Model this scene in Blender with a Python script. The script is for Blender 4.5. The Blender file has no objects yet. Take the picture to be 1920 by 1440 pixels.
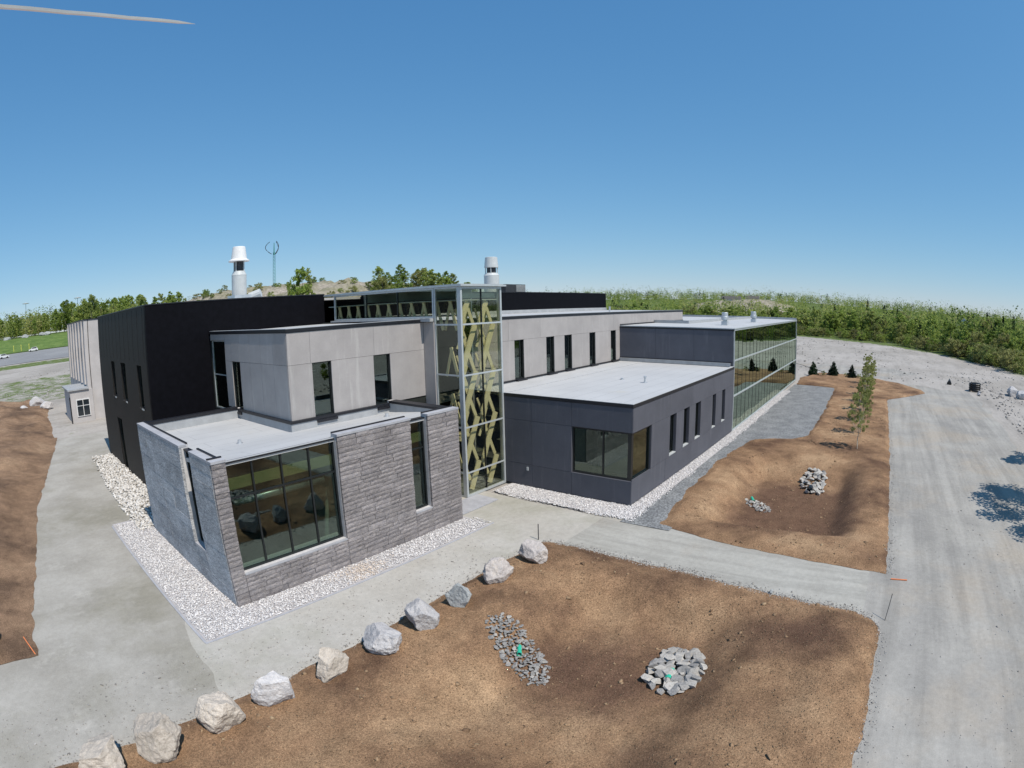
import bpy, bmesh, math, random
import numpy as np
from mathutils import Vector, Matrix, noise

random.seed(7); rng = np.random.default_rng(7)
sc = bpy.context.scene
COL = sc.collection

# ------------------------------------------------------------------ camera, sky, sun, exposure
CAM = Vector((-21.951, -20.095, 10.40)); YAW, PITCH, ROLL = 0.6548, -0.1390, -0.0237
LA, LB = 0.930, 0.051                       # lens: angle = LA*r + LB*r^3, r in thousands of photo pixels
cf = Vector((math.cos(YAW)*math.cos(PITCH), math.sin(YAW)*math.cos(PITCH), math.sin(PITCH)))
cr = Vector((math.sin(YAW), -math.cos(YAW), 0)); cu = cr.cross(cf)
r2 = cr*math.cos(ROLL)+cu*math.sin(ROLL); u2 = -cr*math.sin(ROLL)+cu*math.cos(ROLL)
cd = bpy.data.cameras.new('camera'); cam = bpy.data.objects.new('camera', cd); COL.objects.link(cam)
M = Matrix((r2, u2, -cf)).transposed().to_4x4(); M.translation = CAM
cam.matrix_world = M
cd.type = 'PANO'; cd.sensor_width = 36; cd.sensor_fit = 'HORIZONTAL'; cd.clip_start = 0.02; cd.clip_end = 8000
cc = cd.cycles if hasattr(cd, 'cycles') else cd
cc.panorama_type = 'FISHEYE_LENS_POLYNOMIAL'
cc.fisheye_fov = math.radians(200)
cc.fisheye_polynomial_k0 = 0.0; cc.fisheye_polynomial_k1 = -LA/18.75; cc.fisheye_polynomial_k2 = 0.0
cc.fisheye_polynomial_k3 = -LB/18.75**3; cc.fisheye_polynomial_k4 = 0.0
sc.camera = cam

SUN_EL = math.radians(57); SUN_AZ = math.atan2(-0.11, -0.99)      # toward the sun: x = sin, y = cos
world = bpy.data.worlds.new('World'); sc.world = world; world.use_nodes = True
wn = world.node_tree.nodes; wl = world.node_tree.links
sky = wn.new('ShaderNodeTexSky'); sky.sky_type = 'NISHITA'; sky.sun_disc = False
sky.sun_elevation = SUN_EL; sky.sun_rotation = SUN_AZ; sky.altitude = 300; sky.air_density = 1.0; sky.dust_density = 0.0; sky.ozone_density = 6.0
sv = wn.new('ShaderNodeVectorMath'); sv.operation = 'SCALE'; sv.inputs['Scale'].default_value = 0.14; wl.new(sky.outputs[0], sv.inputs[0])
sp = wn.new('ShaderNodeSeparateColor'); cb = wn.new('ShaderNodeCombineColor'); wl.new(sv.outputs[0], sp.inputs[0])      # film response of the whole sky
for k_, ex in enumerate((.865, .60, .427)):
    pw_ = wn.new('ShaderNodeMath'); pw_.operation = 'POWER'; pw_.inputs[1].default_value = ex; wl.new(sp.outputs[k_], pw_.inputs[0]); wl.new(pw_.outputs[0], cb.inputs[k_])
tn = wn.new('ShaderNodeVectorMath'); tn.operation = 'MULTIPLY'; tn.inputs[1].default_value = (6.1, 6.8, 7.95); wl.new(cb.outputs[0], tn.inputs[0])
wl.new(tn.outputs[0], wn['Background'].inputs[0]); wn['Background'].inputs[1].default_value = 0.10
sd = bpy.data.lights.new('sun', 'SUN'); sun = bpy.data.objects.new('sun', sd); COL.objects.link(sun)
sd.energy = 5.0; sd.angle = math.radians(0.53); sd.color = (1.0, 0.94, 0.85)
tosun = Vector((math.sin(SUN_AZ)*math.cos(SUN_EL), math.cos(SUN_AZ)*math.cos(SUN_EL), math.sin(SUN_EL)))
sun.rotation_euler = tosun.to_track_quat('Z', 'Y').to_euler(); sun.location = (0, -60, 90)
sc.view_settings.view_transform = 'Standard'; sc.view_settings.look = 'None'
sc.view_settings.exposure = -0.10; sc.view_settings.gamma = 1.0; sc.view_settings.use_curve_mapping = False
sc.render.engine = 'CYCLES'; sc.cycles.use_denoising = True; sc.cycles.max_bounces = 8
sc.cycles.transparent_max_bounces = 24; sc.cycles.glossy_bounces = 4; sc.cycles.caustics_reflective = False; sc.cycles.caustics_refractive = False

# ------------------------------------------------------------------ materials
class NT:
    def __init__(s, name):
        s.m = bpy.data.materials.new(name); s.m.use_nodes = True
        s.n = s.m.node_tree.nodes; s.l = s.m.node_tree.links; s.p = s.n['Principled BSDF']
    def new(s, t, **kw):
        n = s.n.new(t)
        for k, v in kw.items(): setattr(n, k, v)
        return n
    def pos(s, stretch=(1, 1, 1), obj=False):
        g = s.new('ShaderNodeTexCoord').outputs['Object'] if obj else s.new('ShaderNodeNewGeometry').outputs['Position']
        mp = s.new('ShaderNodeMapping'); mp.inputs['Scale'].default_value = stretch; s.l.new(g, mp.inputs[0]); return mp.outputs[0]
    def noise(s, co, scale, detail=6, rough=.6):
        n = s.new('ShaderNodeTexNoise'); n.inputs['Scale'].default_value = scale; n.inputs['Detail'].default_value = detail
        n.inputs['Roughness'].default_value = rough; s.l.new(co, n.inputs['Vector']); return n.outputs['Fac']
    def ramp(s, fac, stops):
        r = s.new('ShaderNodeValToRGB'); e = r.color_ramp.elements
        while len(e) < len(stops): e.new(.5)
        for i, (p, c) in enumerate(stops):
            e[i].position = p; e[i].color = tuple(c)+(1,) if hasattr(c, '__len__') else (c, c, c, 1)
        s.l.new(fac, r.inputs[0]); return r.outputs[0]
    def mix(s, fac, a, b, mode='MIX'):
        m = s.new('ShaderNodeMix', data_type='RGBA', blend_type=mode)
        for i, v in ((0, fac), (6, a), (7, b)):
            if hasattr(v, 'is_linked'): s.l.new(v, m.inputs[i])
            elif i == 0: m.inputs[0].default_value = v
            else: m.inputs[i].default_value = tuple(v)+(1,)
        return m.outputs[2]
    def bump(s, h, strength, dist):
        b = s.new('ShaderNodeBump'); b.inputs['Strength'].default_value = strength; b.inputs['Distance'].default_value = dist
        s.l.new(h, b.inputs['Height']); s.l.new(b.outputs[0], s.p.inputs['Normal'])
    def col(s, c):
        if hasattr(c, 'is_linked'): s.l.new(c, s.p.inputs['Base Color'])
        else: s.p.inputs['Base Color'].default_value = tuple(c)+(1,)
    def set(s, rough=.8, metal=0, spec=.3):
        s.p.inputs['Roughness'].default_value = rough; s.p.inputs['Metallic'].default_value = metal
        s.p.inputs['Specular IOR Level'].default_value = spec

def surf(name, c1, c2, scale=1., fine=30., fineamt=.25, rough=.85, bump=.4, bdist=.01, stretch=(1, 1, 1), spec=.25, metal=0, lo=.35, hi=.65, bscale=None, obj=False):
    t = NT(name); co = t.pos(stretch, obj)
    base = t.ramp(t.noise(co, scale), [(lo, c1), (hi, c2)])
    f = t.ramp(t.noise(co, fine, 3), [(.3, 1-fineamt), (.7, 1+fineamt*.6)])
    t.col(t.mix(1., base, f, 'MULTIPLY'))
    if bump: t.bump(t.noise(co, bscale or fine, 4), bump, bdist)
    t.set(rough, metal, spec); return t.m
def plain(name, c, rough=.6, metal=0, spec=.4, var=.12, scale=3.):
    return surf(name, tuple(x*(1-var) for x in c), tuple(x*(1+var) for x in c), scale, 40, .06, rough, .1, .002, spec=spec, metal=metal)

MT = {}
def m_mulch(name, tan, mid, dark, deep_brown=(.185, .112, .08)):
    t = NT(name); co = t.pos()
    a = t.ramp(t.noise(co, .22, 6, .62), [(.36, dark), (.52, mid), (.70, tan)])
    b = t.ramp(t.noise(co, 1.3, 5, .7), [(.3, .72), (.7, 1.15)])
    c = t.ramp(t.noise(co, 16, 4, .75), [(.3, .55), (.5, .98), (.72, 1.4)])
    d = t.ramp(t.noise(t.pos((2.2, 1, 1)), 30, 2, .8), [(.3, .5), (.55, 1.05), (.72, 1.75)])
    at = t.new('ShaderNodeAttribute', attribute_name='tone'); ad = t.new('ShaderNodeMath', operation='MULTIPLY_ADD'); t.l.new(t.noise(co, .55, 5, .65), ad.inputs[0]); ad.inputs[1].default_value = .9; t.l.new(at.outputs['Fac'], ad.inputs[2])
    a = t.mix(t.ramp(ad.outputs[0], [(.62, 0.), (1., .85)]), a, deep_brown)      # darker brown where noise plus the tone mask runs high, mostly the hollows
    x = t.mix(1., t.mix(1., t.mix(1., a, b, 'MULTIPLY'), c, 'MULTIPLY'), d, 'MULTIPLY')
    t.col(x); t.bump(t.noise(co, 22, 5, .75), .9, .035); t.set(.95, 0, .1); return t.m
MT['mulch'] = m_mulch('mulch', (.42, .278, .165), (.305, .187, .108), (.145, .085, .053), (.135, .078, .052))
MT['earth'] = m_mulch('earth', (.35, .235, .15), (.265, .17, .108), (.14, .09, .06))
def m_path(name, c1, c2, stain, wheel, stretch):
    t = NT(name); co = t.pos()
    a = t.ramp(t.noise(co, .33, 6, .6), [(.35, c1), (.65, c2)])
    s = t.ramp(t.noise(co, .13, 5, .65), [(.50, 0.), (.64, 1.)])
    a = t.mix(s, a, stain)
    w = t.ramp(t.noise(t.pos(stretch), 1., 5, .6), [(.42, 1.), (.60, wheel), (.8, 1.12)])
    f = t.ramp(t.noise(co, 28, 3, .8), [(.3, .86), (.7, 1.1)])
    g = t.ramp(t.noise(co, 4, 6, .75), [(.35, .9), (.7, 1.1)])
    t.col(t.mix(1., t.mix(1., t.mix(1., a, w, 'MULTIPLY'), f, 'MULTIPLY'), g, 'MULTIPLY'))
    t.bump(t.noise(co, 14, 6, .75), .5, .015); t.set(.93, 0, .15); return t.m
MT['path'] = m_path('stone_dust', (.41, .382, .338), (.475, .452, .412), (.365, .348, .295), .97, (.4, .8, 1))
MT['path2'] = m_path('stone_dust_track', (.355, .338, .302), (.42, .404, .365), (.40, .365, .315), .84, (1.4, .16, 1))
MT['path3'] = m_path('damp_stone_dust', (.33, .308, .27), (.41, .387, .348), (.285, .266, .22), .93, (.5, .5, 1))
MT['road'] = m_path('road_gravel', (.31, .295, .272), (.39, .37, .336), (.375, .335, .285), .80, (.05, .9, 1))
MT['crushed'] = surf('crushed_stone', (.19, .195, .20), (.28, .285, .285), .8, 9, .6, .9, 1., .06)
MT['crushed2'] = MT['crushed']
def m_ground():
    t = NT('rough_ground'); co = t.pos()
    a = t.ramp(t.noise(co, .06, 6, .6), [(.35, (.31, .285, .255)), (.65, (.405, .375, .345))])
    b = t.ramp(t.noise(t.pos((.15, .7, 1)), .6, 6, .75), [(.36, .80), (.5, 1.), (.7, 1.06)])
    c = t.ramp(t.noise(co, 2.4, 5, .8), [(.3, .86), (.55, 1.02), (.7, 1.2)])
    x = t.mix(1., t.mix(1., a, b, 'MULTIPLY'), c, 'MULTIPLY')
    at = t.new('ShaderNodeAttribute', attribute_name='grass')
    g = t.ramp(t.noise(co, .9, 6, .7), [(.35, (.075, .115, .030)), (.65, (.145, .175, .060))])
    ad = t.new('ShaderNodeMath', operation='MULTIPLY_ADD'); t.l.new(t.noise(co, .35, 6, .7), ad.inputs[0]); ad.inputs[1].default_value = 1.5
    t.l.new(at.outputs['Fac'], ad.inputs[2])
    k = t.ramp(ad.outputs[0], [(1.05/2, 0.), (1.35/2, 1.)])
    hv = t.new('ShaderNodeMath', operation='MULTIPLY'); t.l.new(ad.outputs[0], hv.inputs[0]); hv.inputs[1].default_value = .5
    k = t.ramp(hv.outputs[0], [(.53, 0.), (.68, 1.)])
    t.col(t.mix(k, x, g)); t.bump(t.noise(co, 3.5, 6, .75), .6, .05); t.set(.95, 0, .1); return t.m
MT['ground'] = m_ground()
MT['grass'] = surf('lawn_grass', (.085, .145, .030), (.15, .215, .055), .25, 6, .35, .9, .6, .05)
MT['asphalt'] = surf('asphalt', (.215, .215, .22), (.27, .27, .27), .08, 8, .1, .9, .2, .01)
def m_attr(name, stops, rough=.9, fine=25):
    t = NT(name); at = t.new('ShaderNodeAttribute', attribute_name='tone')
    a = t.ramp(at.outputs['Fac'], stops); f = t.ramp(t.noise(t.pos(), fine, 3), [(.3, .82), (.7, 1.1)])
    t.col(t.mix(1., a, f, 'MULTIPLY')); t.set(rough, 0, .2); return t.m
MT['pebble'] = m_attr('pale_pebble', [(0, (.45, .425, .42)), (.3, (.70, .67, .655)), (.8, (.86, .83, .81)), (1, (.70, .60, .51))])
MT['coarse'] = m_attr('pale_cobble', [(0, (.38, .35, .31)), (.4, (.60, .565, .52)), (1, (.74, .71, .67))])
MT['chip'] = m_attr('mulch_chip', [(0, (.16, .10, .06)), (.5, (.30, .20, .12)), (1, (.46, .34, .21))])
MT['rubble'] = m_attr('field_rubble', [(0, (.22, .20, .18)), (.5, (.36, .335, .31)), (1, (.50, .475, .45))])
def m_rock(name, c1, c2, c3, sc_=2.5):
    t = NT(name); co = t.pos(obj=True); oi = t.new('ShaderNodeObjectInfo')
    a = t.ramp(t.noise(co, sc_, 6, .65), [(.33, c1), (.5, c2), (.68, c3)])
    f = t.ramp(t.noise(co, sc_*9, 4, .7), [(.3, .75), (.7, 1.15)])
    v = t.ramp(oi.outputs['Random'], [(0, .82), (1, 1.1)])
    t.col(t.mix(1., t.mix(1., a, f, 'MULTIPLY'), v, 'MULTIPLY')); t.bump(t.noise(co, sc_*4, 7, .7), .7, .05); t.set(.9, 0, .2); return t.m
MT['rock_pink'] = m_rock('boulder_pink', (.37, .33, .31), (.50, .455, .425), (.55, .48, .415))
MT['rock_tan'] = m_rock('boulder_tan', (.40, .35, .29), (.53, .465, .395), (.57, .50, .42))
MT['rock_grey'] = m_rock('boulder_grey', (.25, .26, .26), (.345, .355, .35), (.42, .42, .41))
MT['rock_pale'] = m_rock('boulder_pale', (.40, .385, .385), (.52, .50, .495), (.58, .55, .53))
MT['riprap'] = m_rock('riprap_grey', (.25, .24, .23), (.36, .345, .325), (.45, .425, .40), 6)
MT['riprap_pale'] = m_rock('riprap_pale', (.38, .35, .31), (.50, .47, .425), (.58, .54, .49), 6)
MT['hillrock'] = surf('hill_rock', (.21, .20, .115), (.40, .345, .29), .10, 1.1, .35, .95, .9, .6)

def m_stone(name, cols, st, bumpd, bsc, seam=.0):
    t = NT(name); co = t.pos(st); oi = t.new('ShaderNodeObjectInfo')
    a = t.ramp(t.noise(co, 3.2, 7, .72), [(.28, cols[0]), (.45, cols[1]), (.58, cols[2]), (.74, cols[3])])
    f = t.ramp(t.noise(co, 13, 4, .8), [(.34, .42), (.5, 1.), (.68, 1.6)])
    p = t.ramp(t.noise(t.pos(), .9, 4, .6), [(.35, .84), (.65, 1.12)])
    v = t.ramp(oi.outputs['Random'], [(0, .84), (1, 1.14)])
    t.col(t.mix(1., t.mix(1., t.mix(1., a, f, 'MULTIPLY'), p, 'MULTIPLY'), v, 'MULTIPLY'))
    t.bump(t.noise(co, bsc, 6, .75), 1., bumpd); t.set(.9, 0, .2); return t.m
MT['split'] = m_stone('split_face_stone', [(.17, .155, .158), (.265, .245, .25), (.33, .295, .28), (.50, .475, .47)], (2.4, 2.4, 6.0), .03, 11)
MT['smooth_stone'] = m_stone('sawn_stone', [(.32, .325, .335), (.405, .41, .42), (.44, .445, .45), (.52, .52, .52)], (.6, .6, 2.2), .012, 9)
MT['stone_cap'] = surf('stone_cap', (.34, .34, .36), (.42, .42, .44), 2, 30, .12, .85, .3, .006)
MT['mortar'] = surf('mortar', (.50, .485, .48), (.62, .60, .59), 3, 40, .2, .95, .3, .004)
def m_precast(name, c, streak, amt, top):
    t = NT(name); co = t.pos(); oi = t.new('ShaderNodeObjectInfo')
    a = t.ramp(t.noise(co, .7, 6, .6), [(.35, tuple(x*.92 for x in c)), (.65, tuple(x*1.06 for x in c))])
    s = t.ramp(t.noise(t.pos((2.6, 2.6, .22)), 1., 5, .7), [(.56, 0.), (.72, amt)])
    a = t.mix(s, a, streak)
    f = t.ramp(t.noise(co, 24, 4, .7), [(.3, .93), (.7, 1.06)]); v = t.ramp(oi.outputs['Random'], [(0, .94), (1, 1.05)])
    t.col(t.mix(1., t.mix(1., a, f, 'MULTIPLY'), v, 'MULTIPLY')); t.bump(t.noise(co, 30, 4), .2, .004); t.set(.85, 0, .25); return t.m
MT['precast'] = m_precast('pale_precast', (.362, .338, .328), (.47, .45, .43), .7, 0)
MT['darkcast'] = m_precast('charcoal_precast', (.100, .102, .120), (.165, .165, .182), .45, 0)
MT['precast_far'] = m_precast('pale_cladding', (.50, .47, .455), (.40, .385, .39), .4, 0)
MT['blackmetal'] = plain('black_metal_cladding', (.0045, .0045, .0065), .6, 0, .08, .2)
MT['greymetal'] = plain('dark_grey_cladding', (.020, .019, .018), .6, 0, .2, .12)
MT['flash'] = plain('black_flashing', (.012, .012, .016), .45, 0, .5)
MT['upstand'] = plain('grey_flashing', (.36, .37, .38), .5, .0, .4, .1, 2)
def m_roof():
    t = NT('roof_membrane'); co = t.pos()
    a = t.ramp(t.noise(co, .35, 5, .6), [(.3, (.43, .43, .43)), (.7, (.49, .49, .49))])
    y = t.ramp(t.noise(co, .25, 4, .6), [(.62, 0.), (.74, .5)]); a = t.mix(y, a, (.47, .44, .37))
    br = t.new('ShaderNodeTexBrick'); br.inputs['Scale'].default_value = 1.; br.inputs['Mortar Size'].default_value = .014; br.inputs['Brick Width'].default_value = 6.5; br.inputs['Row Height'].default_value = 1.05
    br.inputs['Color1'].default_value = br.inputs['Color2'].default_value = (1, 1, 1, 1); br.inputs['Mortar'].default_value = (.66, .66, .67, 1)
    t.l.new(t.pos(), br.inputs['Vector'])
    t.col(t.mix(1., a, br.outputs['Color'], 'MULTIPLY')); t.bump(t.noise(co, 40, 3), .15, .003); t.set(.7, 0, .3); return t.m
MT['roof'] = m_roof()
MT['alu'] = plain('aluminium', (.50, .53, .54), .4, .25, .5, .06)
MT['galv'] = plain('galvanised_steel', (.58, .60, .62), .38, .55, .5, .1)
MT['white'] = plain('white_paint', (.72, .71, .70), .5, 0, .4, .05)
MT['lightgrey'] = plain('light_grey_paint', (.50, .52, .52), .5, 0, .4, .06)
MT['frame'] = plain('black_window_frame', (.012, .015, .016), .4, 0, .5)
MT['slat'] = plain('pale_green_paint', (.68, .63, .42), .55, 0, .3, .07)
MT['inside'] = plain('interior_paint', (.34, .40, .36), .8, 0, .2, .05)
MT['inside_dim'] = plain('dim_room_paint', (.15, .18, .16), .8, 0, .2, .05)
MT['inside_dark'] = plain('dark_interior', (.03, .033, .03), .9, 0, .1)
MT['inside_yellow'] = plain('olive_soffit', (.46, .41, .19), .7, 0, .2, .05)
MT['floor_in'] = plain('interior_floor', (.13, .14, .13), .5, 0, .4, .1)
MT['steel_dark'] = plain('dark_steel', (.05, .05, .055), .5, .3, .4)
MT['teal'] = plain('teal_paint', (.10, .30, .30), .5, 0, .4)
MT['green_pipe'] = plain('green_plastic_pipe', (.03, .42, .27), .4, 0, .5, .08)
MT['black_plastic'] = plain('black_plastic', (.012, .012, .013), .45, 0, .5)
MT['orange'] = plain('orange_paint', (.75, .22, .08), .6, 0, .3)
MT['wood'] = plain('wood_stake', (.50, .36, .22), .8, 0, .2)
MT['yellow'] = plain('yellow_paint', (.62, .60, .12), .5, 0, .4)
MT['tyre'] = plain('tyre_rubber', (.02, .02, .02), .8, 0, .2)
MT['carwhite'] = plain('white_car_paint', (.72, .72, .72), .25, 0, .5, .02)
MT['carglass'] = plain('car_glass', (.02, .025, .03), .1, 0, .6)
MT['prop'] = plain('propeller_plastic', (.93, .91, .87), .5, 0, .4, .05)
MT['proptip'] = plain('propeller_red', (.88, .70, .62), .5, 0, .4, .05)
MT['roofdark'] = plain('dark_shingles', (.10, .095, .09), .9, 0, .2, .2)
MT['siding'] = plain('house_siding', (.60, .58, .54), .7, 0, .3, .05)

def m_glass(name, tint, refl, base, f0=1.5):
    t = NT(name); t.n.remove(t.p); out = t.n['Material Output']
    tr = t.new('ShaderNodeBsdfTransparent'); tr.inputs[0].default_value = tint+(1,)
    gl = t.new('ShaderNodeBsdfGlossy'); gl.inputs[0].default_value = refl+(1,); gl.inputs['Roughness'].default_value = .012
    g = t.new('ShaderNodeNewGeometry'); dp = t.new('ShaderNodeVectorMath', operation='DOT_PRODUCT'); t.l.new(g.outputs['Normal'], dp.inputs[0]); t.l.new(g.outputs['Incoming'], dp.inputs[1])
    ab = t.new('ShaderNodeMath', operation='ABSOLUTE'); t.l.new(dp.outputs['Value'], ab.inputs[0])
    om = t.new('ShaderNodeMath', operation='SUBTRACT', use_clamp=True); om.inputs[0].default_value = 1.; t.l.new(ab.outputs[0], om.inputs[1])
    pw = t.new('ShaderNodeMath', operation='POWER'); t.l.new(om.outputs[0], pw.inputs[0]); pw.inputs[1].default_value = 5.
    ad = t.new('ShaderNodeMath', operation='MULTIPLY_ADD', use_clamp=True); t.l.new(pw.outputs[0], ad.inputs[0]); ad.inputs[1].default_value = 1-base; ad.inputs[2].default_value = base
    mx = t.new('ShaderNodeMixShader'); t.l.new(ad.outputs[0], mx.inputs[0]); t.l.new(tr.outputs[0], mx.inputs[1]); t.l.new(gl.outputs[0], mx.inputs[2])
    t.l.new(mx.outputs[0], out.inputs[0]); return t.m
MT['glass'] = m_glass('green_glass', (.60, .67, .62), (.76, .88, .83), .12)
MT['glass_clear'] = m_glass('tower_glass', (.90, .90, .84), (.80, .92, .90), .08)
MT['glass_mirror'] = m_glass('reflective_glass', (.30, .38, .32), (.62, .73, .60), .55)

def m_leaf(name, c1, c2, c3, trans=.35):
    t = NT(name); oi = t.new('ShaderNodeObjectInfo'); co = t.pos()
    a = t.ramp(oi.outputs['Random'], [(0, tuple(v*.62 for v in c1)), (.25, c1), (.6, c2), (.85, c3), (1, tuple(v*1.15 for v in c2))])
    f = t.ramp(t.noise(co, .8, 3, .7), [(.3, .66), (.7, 1.3)])
    c = t.mix(1., a, f, 'MULTIPLY'); t.col(c); t.set(.6, 0, .2)
    tl = t.new('ShaderNodeBsdfTranslucent'); t.l.new(c, tl.inputs[0])
    mx = t.new('ShaderNodeMixShader'); mx.inputs[0].default_value = trans
    t.l.new(t.p.outputs[0], mx.inputs[1]); t.l.new(tl.outputs[0], mx.inputs[2]); t.l.new(mx.outputs[0], t.n['Material Output'].inputs[0]); return t.m
MT['leaf'] = m_leaf('spring_leaf', (.20, .28, .055), (.30, .365, .085), (.25, .285, .095), .45)
MT['leaf_light'] = m_leaf('fresh_leaf', (.27, .36, .08), (.35, .425, .105), (.31, .35, .11), .45)
MT['leaf2'] = m_leaf('olive_leaf', (.27, .265, .105), (.31, .315, .11), (.23, .25, .09), .45)
MT['leaf_birch'] = m_leaf('birch_leaf', (.29, .32, .10), (.34, .36, .12), (.30, .33, .12), .45)
MT['needle'] = m_leaf('needle', (.018, .040, .018), (.028, .055, .022), (.035, .060, .020), .15)
def m_leafattr():
    t = NT('wood_leaf'); at = t.new('ShaderNodeAttribute', attribute_name='tone'); co = t.pos()
    a = t.ramp(at.outputs['Fac'], [(0, (.02, .04, .02)), (.12, (.035, .06, .022)), (.16, (.09, .13, .033)), (.40, (.21, .275, .06)), (.68, (.34, .40, .095)), (.88, (.39, .405, .13)), (1, (.37, .335, .16))])
    t.col(a); t.set(.7, 0, .15)
    tl = t.new('ShaderNodeBsdfTranslucent'); t.l.new(a, tl.inputs[0]); mx = t.new('ShaderNodeMixShader'); mx.inputs[0].default_value = .42
    t.l.new(t.p.outputs[0], mx.inputs[1]); t.l.new(tl.outputs[0], mx.inputs[2]); t.l.new(mx.outputs[0], t.n['Material Output'].inputs[0]); return t.m
MT['leafattr'] = m_leafattr()
MT['bark'] = surf('bark', (.10, .085, .07), (.20, .175, .15), 3, 12, .3, .9, .6, .02)
MT['bark_birch'] = surf('birch_bark', (.36, .32, .26), (.55, .50, .43), 5, 20, .3, .8, .3, .005)

# ------------------------------------------------------------------ object helpers
WL = {}
def link(o, parent=None, loc=(0, 0, 0)):
    COL.objects.link(o); loc = Vector(loc); WL[o] = loc
    if parent is not None: o.parent = parent; o.location = loc - WL[parent]
    else: o.location = loc
    return o
def tag(o, label=None, cat=None, group=None, kind=None):
    if label: o['label'] = label
    if cat: o['category'] = cat
    if group: o['group'] = group
    if kind: o['kind'] = kind
    return o
def empty(name, loc, label, cat, group=None):
    return tag(link(bpy.data.objects.new(name, None), None, loc), label, cat, group)
class MB:
    def __init__(s): s.v = []; s.f = []
    def add(s, v, f):
        k = len(s.v); s.v += [tuple(p) for p in v]; s.f += [tuple(i+k for i in q) for q in f]; return s
    def box(s, x0, x1, y0, y1, z0, z1):
        return s.add([(x0, y0, z0), (x1, y0, z0), (x1, y1, z0), (x0, y1, z0), (x0, y0, z1), (x1, y0, z1), (x1, y1, z1), (x0, y1, z1)],
                     [(0, 3, 2, 1), (4, 5, 6, 7), (0, 1, 5, 4), (1, 2, 6, 5), (2, 3, 7, 6), (3, 0, 4, 7)])
    def tube(s, pts, rad, n=8, cap=True):
        pts = [Vector(p) for p in pts]; rad = rad if hasattr(rad, '__len__') else [rad]*len(pts); k = len(s.v)
        for i, p in enumerate(pts):
            d = (pts[min(i+1, len(pts)-1)]-pts[max(i-1, 0)]).normalized()
            a = d.orthogonal().normalized() if abs(d.z) < .99 else Vector((1, 0, 0)); a = (a-d*a.dot(d)).normalized(); b = d.cross(a)
            for j in range(n):
                t = 2*math.pi*j/n; s.v.append(tuple(p+(a*math.cos(t)+b*math.sin(t))*rad[i]))
        for i in range(len(pts)-1):
            for j in range(n): s.f.append((k+i*n+j, k+i*n+(j+1) % n, k+(i+1)*n+(j+1) % n, k+(i+1)*n+j))
        if cap: s.f.append(tuple(range(k+n-1, k-1, -1))); s.f.append(tuple(range(k+(len(pts)-1)*n, k+len(pts)*n)))
        return s
    def lathe(s, prof, c=(0, 0, 0), n=20):
        k = len(s.v); c = Vector(c)
        for r, z in prof:
            for j in range(n):
                t = 2*math.pi*j/n; s.v.append(tuple(c+Vector((r*math.cos(t), r*math.sin(t), z))))
        for i in range(len(prof)-1):
            for j in range(n): s.f.append((k+i*n+j, k+i*n+(j+1) % n, k+(i+1)*n+(j+1) % n, k+(i+1)*n+j))
        s.f.append(tuple(range(k+n-1, k-1, -1))); s.f.append(tuple(range(k+(len(prof)-1)*n, k+len(prof)*n)))
        return s
    def mesh(s, name, mat, smooth=False):
        m = bpy.data.meshes.new(name); m.from_pydata(s.v, [], s.f); m.materials.append(MT[mat] if isinstance(mat, str) else mat)
        if smooth:
            m.polygons.foreach_set('use_smooth', [True]*len(m.polygons))
        m.update(); return m
    def obj(s, name, mat, parent=None, loc=None, smooth=False):
        # vertices are given in world space; the origin goes to the middle of the base
        v = np.array(s.v); c = loc or (float((v[:, 0].min()+v[:, 0].max())/2), float((v[:, 1].min()+v[:, 1].max())/2), float(v[:, 2].min()))
        s.v = [tuple(p) for p in v-np.array(c)]
        return link(bpy.data.objects.new(name, s.mesh(name, mat, smooth)), parent, c)
def B(name, x0, x1, y0, y1, z0, z1, mat, parent): return MB().box(min(x0, x1), max(x0, x1), min(y0, y1), max(y0, y1), z0, z1).obj(name, mat, parent)
def ax(axis, plane, d0, d1, a0, a1, z0, z1):
    return (a0, a1, plane+d0, plane+d1, z0, z1) if axis == 'y' else (plane+d0, plane+d1, a0, a1, z0, z1)
def fast_mesh(name, V, F, mat, tone=None, smooth=False):
    m = bpy.data.meshes.new(name); V = np.ascontiguousarray(V, np.float32); F = np.ascontiguousarray(F, np.int32); k = F.shape[1]
    m.vertices.add(len(V)); m.vertices.foreach_set('co', V.ravel()); m.loops.add(F.size); m.loops.foreach_set('vertex_index', F.ravel())
    m.polygons.add(len(F)); m.polygons.foreach_set('loop_start', np.arange(len(F), dtype=np.int32)*k)
    if smooth: m.polygons.foreach_set('use_smooth', np.ones(len(F), bool))
    if tone is not None:
        a = m.attributes.new('tone', 'FLOAT', 'POINT'); a.data.foreach_set('value', np.ascontiguousarray(tone, np.float32))
    m.materials.append(MT[mat]); m.update(calc_edges=True); return m

def sstep(a, b, x):
    t = np.clip((np.asarray(x, float)-a)/(b-a), 0, 1); return t*t*(3-2*t)
def vn(x, y, s, seed=0):                       # smooth value noise, vectorised
    x = np.asarray(x, float)*s+seed*17.3; y = np.asarray(y, float)*s+seed*9.1
    xi = np.floor(x).astype(np.int64); yi = np.floor(y).astype(np.int64); fx = x-xi; fy = y-yi
    fx = fx*fx*(3-2*fx); fy = fy*fy*(3-2*fy)
    def h(i, j):
        n = (i*374761393+j*668265263+seed*974711) & 0x7fffffff; n = ((n ^ (n >> 13))*1274126177) & 0x7fffffff
        return ((n ^ (n >> 16)) & 0xffff)/65535.
    return (h(xi, yi)*(1-fx)+h(xi+1, yi)*fx)*(1-fy)+(h(xi, yi+1)*(1-fx)+h(xi+1, yi+1)*fx)*fy
def fbm(x, y, s, seed=0, o=4):
    return sum(vn(x, y, s*2**i, seed+i)*.5**i for i in range(o))/sum(.5**i for i in range(o))

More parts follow.
